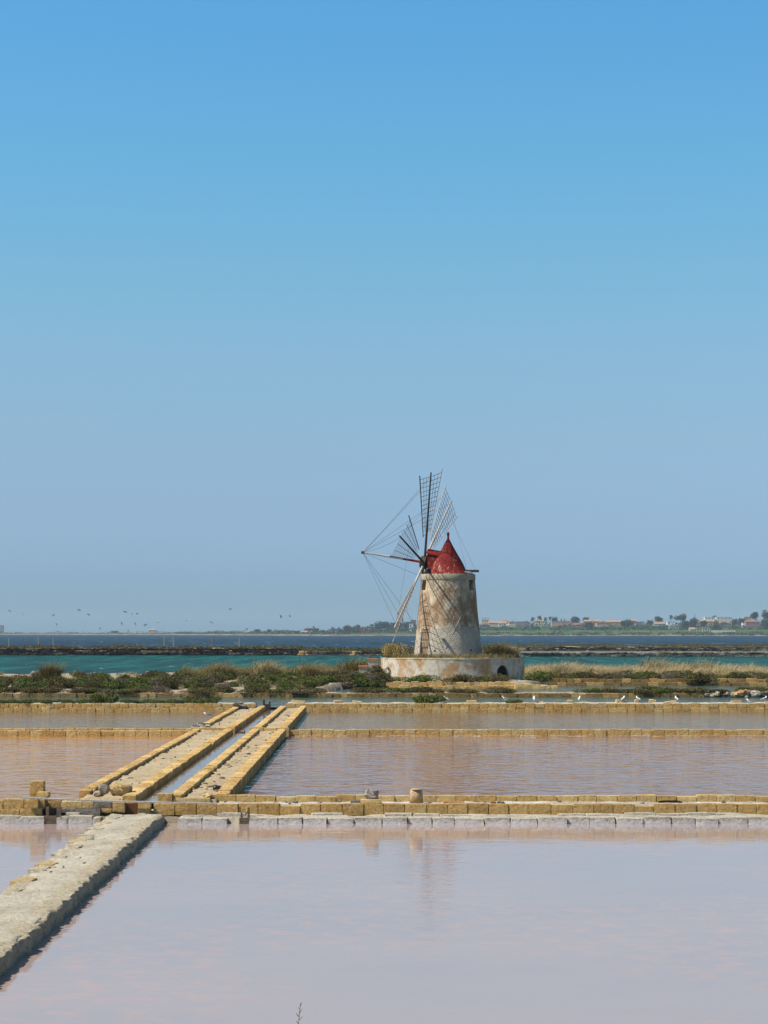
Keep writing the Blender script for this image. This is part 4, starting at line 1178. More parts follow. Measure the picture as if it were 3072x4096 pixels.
prop_stone('black_bag', 'crumpled black bag on the sand of the right causeway', 'bag', 850, 884, 3142, 3163, 54.2, .22, 'black', BOULDER)
for k, (u0, u1, v0, v1) in enumerate([(930, 956, 2809, 2826), (938, 968, 2820, 2840), (962, 986, 2818, 2838), (972, 995, 2828, 2842), (950, 972, 2808, 2822)]):
    lab = ['round grey rock at the upper left of the rock pile', 'biggest grey rock at the front of the rock pile', 'pale grey rock at the right of the rock pile', 'small grey rock at the foot of the rock pile', 'dark grey rock on top of the rock pile'][k] + ' by the far sluice'
    prop_stone('rock', lab, 'rock', u0, u1, v0, v1, 110.5 + 0.25 * k, .4, 'rock_grey' if k % 2 else 'rock_pale', BOULDER, 0, 'rock pile at the far end of the causeway')
# upright clay tile
tl = empty('clay_tile', spot(1665, 3216, 50.85))
tag(tl, 'upright curved clay roof tile standing on the white ledge', 'tile')
m_ = MB(); prof = []
for rr in (0.165, 0.125):
    prof.append([(rr * math.cos(a), -rr * math.sin(a) * 0.9) for a in np.linspace(0, math.pi, 11)])
pts = []
for z, sc in ((0.0, 1.0), (0.2, 0.98), (0.37, 0.86)):
    for ring in prof: pts += [(x * sc, y * sc + 0.04 * z, z) for x, y in ring]
n_ = 11; fs = []
for j in range(2):
    b0, b1 = j * 22, (j + 1) * 22
    for i in range(10):
        fs.append((b0 + i + 1, b0 + i, b1 + i, b1 + i + 1)); fs.append((b0 + 11 + i, b0 + 12 + i, b1 + 12 + i, b1 + 11 + i))
    fs.append((b0, b0 + 11, b1 + 11, b1)); fs.append((b0 + 10, b1 + 10, b1 + 21, b0 + 21))
for i in range(10):
    fs.append((i, i + 1, 12 + i, 11 + i)); fs.append((44 + i + 1, 44 + i, 55 + i, 56 + i))
m_.poly(pts, fs); add('shell', m_.mesh(smooth=True), M['tile_clay'], tl)
m_ = MB(); m_.lathe([(0.128, 0.355), (0.10, 0.385), (0.0, 0.395)], 14, caps=False); add('closed_end', m_.mesh(smooth=True), M['tile_clay'], tl, (0, -0.02, 0))
# long weathered plank
pl = MB(); pa, pb = spot(87, 3191, 50.30), spot(858, 3214, 50.28)
d = (pb - pa); 
n_ = 14
pts, fs = [], []
for i in range(n_ + 1):
    t = i / n_; c = pa + d * t + Vector((0, 0.01 * math.sin(t * 9), -0.018 * math.sin(t * math.pi) + 0.004 * math.sin(t * 23)))
    hw = 0.017 + 0.003 * math.sin(t * 31)
    pts += [c + Vector((0, -0.06, -hw)), c + Vector((0, 0.06, -hw)), c + Vector((0, 0.06, hw)), c + Vector((0, -0.06, hw))]
for i in range(n_):
    for q in range(4):
        fs.append((i * 4 + q, i * 4 + (q + 1) % 4, i * 4 + 4 + (q + 1) % 4, i * 4 + 4 + q))
fs += [(3, 2, 1, 0), (n_ * 4, n_ * 4 + 1, n_ * 4 + 2, n_ * 4 + 3)]
pl.poly(pts, fs)
me = pl.mesh(); bm = bmesh.new(); bm.from_mesh(me); bmesh.ops.recalc_face_normals(bm, faces=bm.faces); bm.to_mesh(me); bm.free()
tag(add('plank', me, M['wood_pale']), 'long thin weathered plank laid across the wall blocks', 'plank')
# small wooden sluices
def sluice(label, posts, board, y, mat='wood_brown'):
    c = spot((board[0] + board[1]) / 2, board[3], y)
    t = tag(empty('sluice_gate', c), label, 'sluice')
    for u0, u1, v0, v1 in posts:
        a, b = spot(u0, v1, y), spot(u1, v0, y)
        m_ = MB(); m_.box(a.x, b.x, y - 0.03, y + 0.04, a.z - 0.1, b.z); add_w('post', m_.mesh(), M[mat], t)
    u0, u1, v0, v1 = board
    a, b = spot(u0, v1, y), spot(u1, v0, y)
    n_ = 2
    for k in range(n_):
        z0, z1 = a.z + (b.z - a.z) * k / n_, a.z + (b.z - a.z) * (k + 1) / n_ - 0.008
        m_ = MB(); m_.box(a.x, b.x, y - 0.075 - 0.004 * k, y - 0.033, z0 - (0.15 if k == 0 else 0), z1); add_w('board', m_.mesh(), M[mat], t)
    return t
sluice('weathered wooden sluice with two posts at the far left of the wall', [(184, 196, 3228, 3262), (227, 244, 3226, 3270)], (177, 229, 3261, 3294), 49.85)
sluice('narrow wooden sluice with two thin posts left of the rubble lump', [(963, 970, 3250, 3286), (990, 999, 3230, 3286)], (958, 1004, 3268, 3296), 49.85)
sluice('dark wooden sluice at the far end of the channel', [(1052, 1060, 2798, 2836), (1076, 1082, 2806, 2836)], (1056, 1080, 2816, 2840), 112.6, 'wood_dark')
sluice('low plank dam across the channel at the middle dike', [(909, 914, 2924, 2942), (976, 981, 2922, 2942)], (909, 981, 2926, 2942), 86.9, 'wood_brown')
# pile of broken pale boards at the crossing
bp = tag(empty('broken_boards', spot(785, 2922, 87.6)), 'heap of broken pale boards on the left causeway at the middle dike', 'boards')
for k in range(9):
    a = Vector((random.uniform(-0.3, 0.2), random.uniform(-0.5, 0.5), 0.08 + 0.035 * k)); b = a + Vector((random.uniform(0.2, 0.5), random.uniform(-0.3, 0.3), random.uniform(-0.1, 0.1)))
    m_ = MB(); m_.bar(a, b, 0.05, 0.045, 4); add('board', m_.mesh(), M['wood_pale'], bp, (0, 0, -0.02), (0, 0, 0), (1, 1, 0.9))
for lab, u, v0, v1, y, r in [('thin dark stake standing on the left causeway near the gull', 877, 2882, 2911, 92, 0.02), ('dark stake beside the channel on the right causeway', 1037, 2884, 2908, 95, 0.03), ('second stake from the channel on the right causeway', 1058, 2888, 2908, 94.6, 0.02), ('thick short stake at the channel edge of the right causeway', 1030, 2891, 2908, 94.8, 0.035)]:
    m_ = MB(); m_.bar(spot(u, v1, y) - Vector((0, 0, 0.15)), spot(u, v0, y), r, r * 0.7, 6)
    tag(add('stake', m_.mesh(), M['wood_dark']), lab, 'stake')
# clods and chips strewn over the paths
def strew(label, fx, y0, y1, n_, zf, mat, smin, smax):
    V, F, b = [], [], 0
    for k in range(n_):
        y = random.uniform(y0, y1); x = fx(y)
        if fbm(x * 0.9, y * 0.25, 6.0) < random.uniform(-0.5, 0.25): continue
        s_ = smin + (smax - smin) * random.random() ** 6
        src = random.choice(BOULDER)
        co = CO.setdefault(src.name, np.array([v.co[:] for v in src.vertices])); fc_ = FC.setdefault(src.name, np.array([p.vertices[:] for p in src.polygons]))
        a = random.uniform(0, 6.28); rot = np.array([[math.cos(a), -math.sin(a), 0], [math.sin(a), math.cos(a), 0], [0, 0, 1]])
        V.append((co * np.array([s_ * random.uniform(1.0, 2.2), s_ * random.uniform(0.6, 1.3), s_ * random.uniform(0.5, 1.0)])) @ rot.T + np.array([x, y, zf + s_ * 0.2])); F.append(fc_ + b); b += len(co)
    tag(add('debris', mesh_np('debris', np.concatenate(V), [np.concatenate(F)]), M[mat]), label, 'debris', None, 'stuff')
strew('dark clods strewn over the sand of the left causeway', lambda y: random.uniform(-7.4, -6.45) + skew(y), 52.5, 112, 520, 0.487, 'darkmud', 0.01, 0.075)
strew('dark clods strewn over the sand of the right causeway', lambda y: random.uniform(-4.95, -4.22) + skew(y), 52.5, 112, 700, 0.487, 'darkmud', 0.01, 0.09)
strew('small chips and twigs on the grey front causeway', lambda y: random.uniform(-6.35, -5.4) + fskew(y), 24, 49.8, 600, 0.21, 'darkmud', 0.008, 0.045)
strew('chips and salt lumps along the ledge of the near wall', lambda y: random.uniform(-5.5, 12), 50.72, 51.35, 260, 0.405, 'rock_pale', 0.012, 0.08)
strew('pale stones strewn on the sand behind the thicket', lambda y: random.uniform(-34, -10), 188, 202, 260, 0.66, 'rock_pale', 0.08, 0.45)

# dry weed stem on the bank below the camera
add_ = tag(add('near_bank', grid_mesh('near_bank', np.linspace(-30, 30, 60), np.linspace(6, 19.6, 24), lambda x, y: -0.4 + 0.85 * min(1, max(0, (19.3 - y) / 1.6)) + 0.05 * fbm(x, y)), M['mud']), 'muddy bank below the viewpoint', None, None, 'structure')
top = spot(1198, 4012, 17.8); bot = Vector((top.x - 0.02, 17.8, 0.38))
wd = tag(empty('dry_weed', bot), 'single dry weed stem poking up at the bottom edge', 'weed')
P_ = [Vector((0.02 * t + 0.012 * math.sin(7 * t), 0.01 * t, (top.z - bot.z) * t)) for t in np.linspace(0, 1, 9)]
m_ = MB()
for k in range(8): m_.bar(P_[k], P_[k + 1], 0.007 - 0.0006 * k, 0.007 - 0.0006 * (k + 1), 5)
add('stem', m_.mesh(), M['wood_brown'], wd)
for k in range(26):
    t = 0.25 + 0.75 * k / 26; p0 = bot * 0 + Vector((0.02 * t + 0.012 * math.sin(7 * t), 0.01 * t, (top.z - bot.z) * t)); s_ = 1 if k % 2 else -1
    m_ = MB(); m_.bar(p0, p0 + Vector((s_ * random.uniform(0.012, 0.035), random.uniform(-0.02, 0.02), random.uniform(0.015, 0.045))), 0.004, 0.002, 4)
    add('twig', m_.mesh(), M['wood_brown'], wd)

# ------------------------------------------------------------------ gulls
def tube(spine, n=10):
    """closed skin through (x, z, half width, half height) stations"""
    v, f = [], []
    for x, z, a, b in spine:
        for k in range(n):
            t = 2 * math.pi * k / n
            v.append((x, a * math.cos(t), z + b * math.sin(t)))
    for j in range(len(spine) - 1):
        for k in range(n): f.append((j * n + k, j * n + (k + 1) % n, (j + 1) * n + (k + 1) % n, (j + 1) * n + k))
    f.append(tuple(range(n - 1, -1, -1))); f.append(tuple((len(spine) - 1) * n + k for k in range(n)))
    return v, f
def to_mesh(vf, smooth=True):
    m_ = MB(); m_.poly(*vf); me = m_.mesh(smooth=smooth)
    bm = bmesh.new(); bm.from_mesh(me); bmesh.ops.recalc_face_normals(bm, faces=bm.faces); bm.to_mesh(me); bm.free()
    return me
G_BODY = {False: to_mesh(tube([(-.27, .155, .022, .006), (-.20, .165, .038, .016), (-.13, .18, .058, .045), (-.05, .195, .078, .068), (.04, .21, .083, .078), (.10, .235, .068, .068), (.135, .275, .046, .046), (.15, .315, .038, .038), (.165, .345, .042, .040), (.185, .355, .036, .034), (.205, .350, .018, .016)])),
          True: to_mesh(tube([(-.25, .07, .022, .006), (-.18, .08, .04, .016), (-.12, .085, .062, .045), (-.04, .09, .085, .07), (.05, .10, .09, .078), (.11, .13, .068, .062), (.14, .165, .046, .046), (.155, .19, .042, .040), (.175, .197, .036, .034), (.195, .192, .018, .016)]))}
def g_wing(s, dz):
    return to_mesh(tube([(-.28, .160 + dz, .006, .006), (-.22, .175 + dz, .024, .022), (-.12, .20 + dz, .044, .044), (0.0, .222 + dz, .048, .056), (.07, .235 + dz, .036, .05), (.11, .24 + dz, .012, .02)], 8))
G_WING = {False: g_wing(1, 0), True: g_wing(1, -.105)}
m_ = MB(); m_.bar((.20, 0, .348), (.255, 0, .335), .011, .003, 6); G_BEAK = m_.mesh()
m_ = MB(); m_.bar((0.01, 0, 0.0), (0.0, 0, .15), .006, .007, 5); m_.box(-.005, .045, -.014, .014, 0.0, .006); G_LEG = m_.mesh()
def gull(p, face, label, lying=False, sc=1.0, facing_mat=True):
    t = tag(empty('gull', p, face), label, 'gull', 'gulls resting on the dikes')
    t.scale = (sc, sc, sc)
    add('body', G_BODY[lying], M['white_feather'], t)
    for s_ in (-1, 1):
        add('wing', G_WING[lying], M['grey_feather'], t, (0, s_ * 0.036, 0.012), (R(-10 * s_), 0, R(s_ * 5)))
        if not lying: add('leg', G_LEG, M['yellow_beak'], t, (0, s_ * 0.03, 0))
    add('beak', G_BEAK, M['yellow_beak'], t, (0, 0, -.158 if lying else 0))
GS = 0.92
for u, v, y, face, lab, ly in [
        (1784, 2800, 113.9, 130, 'white gull right beside the green cushion on the gull dike', False),
        (2022, 2803, 113.9, 160, 'gull in side view facing left on the gull dike below the mill platform', False),
        (2136, 2803, 113.9, 85, 'gull turned away standing just right of the platform', False),
        (2317, 2807, 113.9, 75, 'tallest gull with dark wing tips standing on the gull dike', False),
        (2492, 2810, 113.9, 60, 'lower left one of two neighbouring gulls on the right dike', False),
        (2552, 2811, 113.9, 110, 'upper right one of two neighbouring gulls on the right dike', False),
        (2706, 2811, 113.9, 100, 'gull alone on a capping stone of the right dike', False),
        (2999, 2815, 113.7, 160, 'gull lying down near the right end of the gull dike', True),
        (3056, 2815, 113.7, 30, 'last gull at the right end of the gull dike', False),
        (830, 2884, 98.0, 175, 'white gull perched on the left kerb of the causeway', True)]:
    p = spot(u, v, y)
    p.z = 0.63 if y < 100 else 0.765
    gull(p, R(face), lab, ly, GS)
for u, y, z, lab in [(3011, 365.5, 1.05, 'tiny white gull on the thin lagoon wall near the right edge'), (2351, 365.5, 1.05, 'tiny white gull on the thin lagoon wall right of the mill')]:
    gull(Vector(((u - UC) * y / FOC, y, z)), R(120), lab, False, 1.1)

# ------------------------------------------------------------------ posts and stakes of the lagoon
for k, (u, v0, v1) in enumerate([(36, 2549, 2594), (154, 2548, 2594), (213, 2549, 2590), (550, 2576, 2592), (657, 2547, 2588), (694, 2547, 2590), (851, 2548, 2586), (957, 2548, 2588)]):
    y = 404.0
    a, b = spot(u, v1, y), spot(u, v0, y)
    m_ = MB(); m_.bar((a.x, y, 1.2), b, 0.10, 0.085, 6)
    nth = ['leftmost tall post', 'second tall post from the left', 'third tall post from the left', 'short stump', 'fourth tall post from the left', 'fifth tall post from the left', 'sixth tall post from the left', 'rightmost tall post'][k]
    tag(add('post', m_.mesh(), M['post_wood' if k != 6 else 'wood_brown']), nth + ' on the black lagoon wall', 'post', 'posts on the lagoon wall')
for k, (u, v0, v1, y, lab) in enumerate([(1199, 2614, 2646, 300, 'dark stake in the teal lagoon left of the mill'), (2232, 2664, 2690, 215, 'dark stake behind the grass just right of the platform'), (2320, 2632, 2668, 230, 'tall dark stake in the lagoon right of the platform'), (2299, 2628, 2640, 330, 'short dark stake in the lagoon beyond the tall stake'), (2863, 2622, 2642, 300, 'stake in the lagoon near the right edge'), (2497, 2633, 2645, 300, 'slanted stake in the lagoon right of the mill')]):
    m_ = MB(); m_.bar(spot(u, v1, y) - Vector((0, 0, 0.5)), spot(u + (6 if 'slanted' in lab else 1), v0, y), 0.05, 0.04, 5)
    tag(add('stake', m_.mesh(), M['wood_dark']), lab, 'stake')

# ------------------------------------------------------------------ far shore
SH = 2550.0
def ridge(u):          # height of the land behind the shore, by column of the photograph
    pts = [(-9000, 3.0), (-500, 3.5), (500, 3.5), (900, 4.0), (1400, 5.5), (1550, 9.0), (1900, 12.0), (2500, 13.0), (3072, 15.0), (4500, 16.0), (12000, 16)]
    return float(np.interp(u, [p[0] for p in pts], [p[1] for p in pts]))
def shore_y(u): return float(np.interp(u, [-9000, 0, 700, 1100, 1300, 4000, 12000], [4200, 3800, 3400, 2900, 2560, 2480, 2400]))
def land_z(x, y):
    u = UC + x * FOC / y
    e = y - shore_y(u) - 12 * fbm(x * 0.01, 3.0)
    r = ridge(u)
    if e < 0: return -0.5
    if e < 25: return 0.40 + 1.4 * (e / 25) ** 0.7 if e > 0.5 else -0.2
    return 1.8 + (r - 1.8) * min(1, (e - 25) / 170) + 0.4 * fbm(x * 0.02, y * 0.02)
def shore_mat():
    s = Nodes('far_land')
    z = s.sep(s.pos)[2]
    n_ = s.noise(s.scale(s.pos, (1, 0.35, 1)), 0.035, 5, 0.65)
    green = s.ramp(n_, [(0.35, (0.028, 0.055, 0.012)), (0.5, (0.048, 0.095, 0.017)), (0.62, (0.085, 0.09, 0.035)), (0.75, (0.17, 0.145, 0.085))])
    k = s.ramp(s.math('ADD', s.math('MULTIPLY', z, 0.1), s.math('MULTIPLY', n_, 0.25)), [(0.30, 0.0), (0.36, 1.0)])
    sandc = s.ramp(s.noise(s.pos, 0.06, 5, 0.7), [(0.35, (0.05, 0.045, 0.028)), (0.5, (0.15, 0.12, 0.08)), (0.65, (0.30, 0.24, 0.165))])
    return s.done(s.mix(k, sandc, green), 0.95, 0.1)
M['land'] = shore_mat()
us = np.linspace(-3500, 6500, 420)
ts = np.concatenate([np.linspace(0, 40, 9), np.linspace(55, 260, 14), np.linspace(320, 900, 6)])
V = np.empty((len(ts), len(us), 3), dtype=np.float32)
for j, t_ in enumerate(ts):
    for i, u in enumerate(us):
        y = shore_y(u) - 8 + t_ + 14 * fbm(u * 0.004, 3.0)
        x = (u - UC) * y / FOC
        e = t_ - 8
        r = ridge(u)
        z = -0.3 if e < 0 else (0.42 + 1.5 * min(1, e / 25) ** 0.7 + (r - 1.9) * min(1, max(0, (e - 25) / 170)) + (0.35 * fbm(x * 0.02, y * 0.02) if e > 12 else 0))
        V[j, i] = (x, y, z)
idx = np.arange(V.shape[0] * V.shape[1]).reshape(V.shape[:2])
F = np.stack([idx[:-1, :-1], idx[:-1, 1:], idx[1:, 1:], idx[1:, :-1]], -1).reshape(-1, 4)
tag(add('far_shore', mesh_np('far_shore', V.reshape(-1, 3), [F], True), M['land']), 'low far shore with fields and sand beyond the sea', None, None, 'structure')
def ground_at(u, e): # point on the land e metres behind the waterline
    y = shore_y(u) + e + 14 * fbm(u * 0.004, 3.0)
    r = ridge(u)
    return (u - UC) * y / FOC, y, 0.42 + 1.5 * min(1, e / 25) ** 0.7 + (r - 1.9) * min(1, max(0, (e - 25) / 170))
# hedges and bushes reading as one mass
c = []
def mass(n_, u0, u1, e0, e1, h, sc_u, thr, seed):
    for k in range(n_):
        u = random.uniform(u0, u1); e = random.uniform(e0, e1)
        d_ = fbm(u * sc_u, e * 0.02, seed)
        if d_ < thr: continue
        x, y, z = ground_at(u, e)
        c.append((x, y, z - 0.3 + random.random() * h * (0.35 + 0.9 * max(0.0, d_ - thr))))
mass(9000, 1800, 3900, 6, 60, 2.4, 0.02, -0.2, 1.0)        # scrub along the beach
mass(12000, 1850, 3900, 105, 150, 5.5, 0.014, -0.35, 5.0)    # hedge below the houses
mass(12000, 1850, 3900, 180, 330, 8.0, 0.012, -0.1, 8.0)     # gardens between the houses
mass(7000, 1330, 1850, 60, 200, 7.5, 0.012, -0.3, 11.0)     # wooded point left of the mill
mass(7000, 700, 1400, 30, 260, 5.0, 0.012, -0.1, 14.0)
mass(6000, -1500, 750, 20, 260, 5.0, 0.010, 0.0, 17.0)
v, f = leaf_quads(np.array(c), 1.9, 0.3, 1.0)
tag(add('far_bushes', mesh_np('far_bushes', v, [f]), M['far_leaf']), 'dark hedges and bushes massed along the far shore', 'bushes', None, 'stuff')

# trees of the far shore: unit height 1, scaled per tree
def crown(lobes, n_, sz, seed):
    rg = np.random.default_rng(seed); p = blob_points(n_, lobes, rg); v, f = leaf_quads(p, sz, 0.2, 1.0, rg); return mesh_np('crown', v, [f])
def lob(n_, r, zc, s0, s1, fl, seed):
    rg = np.random.default_rng(seed); out = []
    for k in range(n_):
        a, q = rg.uniform(0, 6.28), r * math.sqrt(rg.uniform()); s_ = rg.uniform(s0, s1); out.append((q * math.cos(a), q * math.sin(a), zc + rg.uniform(-0.12, 0.12), s_, s_, s_ * fl))
    return out
def trunk_mesh(h, r, limbs=4):
    m_ = MB(); m_.bar((0, 0, -0.05), (0.01, 0, h), r, r * 0.6, 6)
    for k in range(limbs):
        a = k * 6.28 / max(1, limbs); m_.bar((0, 0, h * 0.75), (0.25 * math.cos(a), 0.25 * math.sin(a), h + 0.15), r * 0.5, r * 0.25, 4)
    return m_.mesh()
TREES = {
    'broad': [(crown(lob(13, 0.36, 0.50, 0.2, 0.32, 1.15, s), 1500, 0.095, s), trunk_mesh(0.42, 0.035)) for s in (1, 2, 3)],
    'pine': [(crown(lob(12, 0.40, 0.68, 0.19, 0.28, 0.8, s), 1400, 0.085, s), trunk_mesh(0.62, 0.03)) for s in (4, 5)],
    'cypress': [(crown([(0, 0, 0.2 + 0.16 * k, 0.13 - 0.02 * k, 0.13 - 0.02 * k, 0.16) for k in range(5)], 420, 0.07, 6), trunk_mesh(0.2, 0.02, 0))],
}
def palm_crown(seed, n_fr=40):
    rg = random.Random(seed); V, F = [], []
    for k in range(n_fr):
        a = rg.uniform(0, 6.28); el = rg.uniform(-0.7, 1.3); L = rg.uniform(0.24, 0.30); prev = None
        for j in range(5):
            t = j / 4; r = L * t * math.cos(el * (1 - 0.6 * t)); z = 0.86 + L * t * math.sin(el) - 0.16 * t * t
            w = 0.06 * math.sin(math.pi * (0.12 + 0.86 * t)); b = len(V)
            ca, sa = math.cos(a), math.sin(a)
            V += [(r * ca - w * sa, r * sa + w * ca, z - 0.012), (r * ca, r * sa, z), (r * ca + w * sa, r * sa - w * ca, z - 0.012)]
            if j: F += [(b - 3, b - 2, b + 1, b), (b - 2, b - 1, b + 2, b + 1)]
    m_ = MB(); m_.poly(V, F); return m_.mesh()
m_ = MB()
for k in range(6): m_.bar((0.006 * math.sin(k), 0, 0.145 * k - 0.02), (0.006 * math.sin(k + 1), 0, 0.145 * (k + 1)), 0.03 - 0.002 * k, 0.028 - 0.002 * k, 6)
PALM_T = m_.mesh()
TREES['palm'] = [(palm_crown(s), PALM_T) for s in (1, 2)]
V_, F_ = [], []
def arau():
    m_ = MB()
    for k in range(9):
        z = 0.25 + 0.08 * k; L = 0.24 * (1 - k / 10.0)
        for q in range(7):
            a = q * 0.9 + k * 0.5; m_.bar((0, 0, z), (L * math.cos(a), L * math.sin(a), z + 0.03), 0.022, 0.01, 4)
    return m_.mesh()
TREES['araucaria'] = [(arau(), trunk_mesh(1.0, 0.02, 0))]
for L in TREES.values():
    for cr, tr in L:
        if not cr.materials: cr.materials.append(M['far_leaf'])
        if not tr.materials: tr.materials.append(M['bark'])
TNAME = {'broad': 'broad_tree', 'pine': 'umbrella_pine', 'cypress': 'cypress_tree', 'palm': 'palm_tree', 'araucaria': 'araucaria_tree'}
def tree(kind, u0, u1, v0, e, label, base_v=None):
    u = (u0 + u1) / 2
    x, y, z = ground_at(u, e)
    ztop = EYE - (v0 - VH) * y / FOC
    h = max(3.0, ztop - z); w = (u1 - u0) * y / FOC
    unit = {'broad': 1.15, 'pine': 1.15, 'cypress': 0.26, 'palm': 0.56, 'araucaria': 0.5}[kind]
    t = tag(empty(TNAME[kind], (x, y, z), random.uniform(0, 6.28)), label, 'tree', 'trees on the far shore')
    cr, tr = random.choice(TREES[kind])
    k = {'broad': 0.93, 'pine': 0.93, 'cypress': 1.0, 'palm': 1.05, 'araucaria': 1.0}[kind]
    sc = (w / unit, w / unit, h / k)
    if kind in ('palm', 'cypress', 'araucaria'): sc = (max(w / unit, h * 0.4),) * 2 + (h / k,)
    add('crown', cr, None, t, (0, 0, 0), (0, 0, 0), sc); add('trunk', tr, None, t, (0, 0, 0), (0, 0, 0), sc)
A = lambda a: 1900 + a * .3617
B = lambda b: 2450 + b * .375
C_ = lambda c: 900 + c * .4822
VA = lambda a: 2380 + a * .3617
VB = lambda b: 2380 + b * .375
VC = lambda c: 2380 + c * .4822
for kind, a0, a1, vt, e, lab in [
        ('palm', A(606), A(672), VA(236), 150, 'leftmost palm of the row before the cream houses'), ('palm', A(678), A(748), VA(220), 165, 'tallest palm of the row before the cream houses'),
        ('palm', A(752), A(808), VA(234), 120, 'right palm standing forward of the palm row'), ('palm', A(808), A(856), VA(228), 190, 'thin palm at the right end of the palm row'),
        ('broad', A(845), A(918), VA(234), 230, 'round tree between palms and the orange two storey house'), ('cypress', A(940), A(970), VA(258), 230, 'left one of two small cypresses above the orange house'),
        ('cypress', A(975), A(1006), VA(260), 230, 'right one of two small cypresses above the orange house'), ('broad', A(1048), A(1166), VA(232), 200, 'large round tree right of the orange two storey house'),
        ('pine', A(1180), A(1268), VA(246), 230, 'flat crowned tree right of the large round tree'), ('broad', A(1180), A(1320), VA(292), 130, 'dark tree in front of the low red roofed house'),
        ('broad', A(1600), A(1680), VA(282), 190, 'dark tree at the end of the ochre terrace houses'),
        ('broad', B(72), B(250), VB(256), 160, 'wide dome of green trees right of the ochre terrace houses'), ('pine', B(366), B(442), VB(266), 170, 'lower umbrella pine left of its bigger neighbour'),
        ('pine', B(426), B(538), VB(228), 200, 'umbrella pine with flat crown left of the lone palm'), ('palm', B(600), B(650), VB(204), 190, 'lone tall palm behind the small white house'),
        ('pine', B(658), B(798), VB(202), 210, 'largest umbrella pine right of the lone palm'), ('broad', B(715), B(830), VB(262), 130, 'dark tree below the largest umbrella pine'),
        ('araucaria', B(862), B(894), VB(196), 220, 'pointed araucaria above the white pavilion'), ('broad', B(812), B(925), VB(236), 150, 'dense dark tree below the araucaria'),
        ('broad', B(915), B(1015), VB(264), 150, 'dark tree left of the grey gabled house'), ('pine', B(1055), B(1110), VB(218), 260, 'small pine peeping over the white flat roofed house'),
        ('cypress', B(1065), B(1140), VB(262), 110, 'pointed conifer in front of the cream block house'), ('broad', B(1268), B(1340), VB(248), 170, 'left tree of the pair before the red house'),
        ('broad', B(1330), B(1424), VB(242), 170, 'right tree of the pair before the red house'), ('pine', B(1470), B(1575), VB(180), 240, 'tall pine above the red house'),
        ('pine', B(1565), B(1760), VB(164), 200, 'huge pine cut by the right edge'), ('broad', B(1575), B(1740), VB(232), 110, 'dark tree below the huge pine at the right edge'),
        ('broad', C_(975), C_(1060), VC(246), 150, 'rounded tree at the left of the wooded point'), ('palm', C_(1085), C_(1130), VC(240), 140, 'left palm of the wooded point behind the pink kite'),
        ('palm', C_(1195), C_(1240), VC(236), 140, 'right palm of the wooded point behind the pink kite'), ('broad', C_(1050), C_(1130), VC(252), 190, 'tree between the palms of the wooded point'),
        ('broad', C_(1230), C_(1380), VC(214), 170, 'big dark tree behind the lowest sail tip'), ('broad', C_(1350), C_(1480), VC(218), 180, 'big dark tree next to the araucaria left of the tower'),
        ('araucaria', C_(1452), C_(1496), VC(170), 200, 'pointed araucaria just left of the tower'), ('broad', C_(1460), C_(1575), VC(216), 160, 'dark tree at the left edge of the tower'),
        ('broad', C_(650), C_(790), VC(272), 260, 'hazy grey tree clump in the middle of the far shore'), ('palm', C_(722), C_(748), VC(254), 240, 'thin hazy palm in the middle of the far shore'),
        ('palm', C_(878), C_(905), VC(262), 180, 'small palm with brown fronds on the far shore'), ('palm', C_(932), C_(956), VC(264), 180, 'bare topped palm left of the wooded point'),
        ('broad', C_(565), C_(635), VC(296), 60, 'low round tree at the water in the middle of the far shore'), ('broad', C_(230), C_(300), VC(280), 200, 'hazy round tree on the far left shore'),
        ('palm', C_(170), C_(192), VC(272), 180, 'tiny hazy palm on the far left shore'), ('broad', C_(345), C_(390), VC(280), 200, 'small hazy tree on the far left shore'), ('broad', 440, 475, 2522, 150, 'dark bump of trees on the hazy left shore')]:
    tree(kind, a0, a1, vt, e, lab)

M['wall_peach'] = plain('peach_render', (0.60, 0.43, 0.27), 0.9, 0.1, 0.1, 0.5)
M['wall_orange'] = plain('orange_render', (0.52, 0.34, 0.19), 0.9, 0.1, 0.1, 0.5)
M['wall_cream'] = plain('cream_render', (0.66, 0.58, 0.45), 0.9, 0.1, 0.1, 0.5)
M['wall_white'] = plain('white_render', (0.70, 0.69, 0.66), 0.9, 0.1, 0.06, 0.5)
M['wall_grey'] = plain('grey_and_shaded_render', (0.26, 0.24, 0.22), 0.9, 0.1, 0.12, 0.5)  # grey walls; on shaded fronts the shade is put into this colour
M['wall_red'] = plain('red_render', (0.33, 0.19, 0.145), 0.9, 0.1, 0.1, 0.5)
M['roof_red'] = plain('red_roof', (0.24, 0.105, 0.07), 0.9, 0.1, 0.15, 0.8)
M['roof_orange'] = plain('orange_roof', (0.34, 0.215, 0.135), 0.9, 0.1, 0.15, 0.8)
M['pane'] = plain('dark_pane', (0.03, 0.035, 0.045), 0.3, 0.5, 0.2, 1.0)
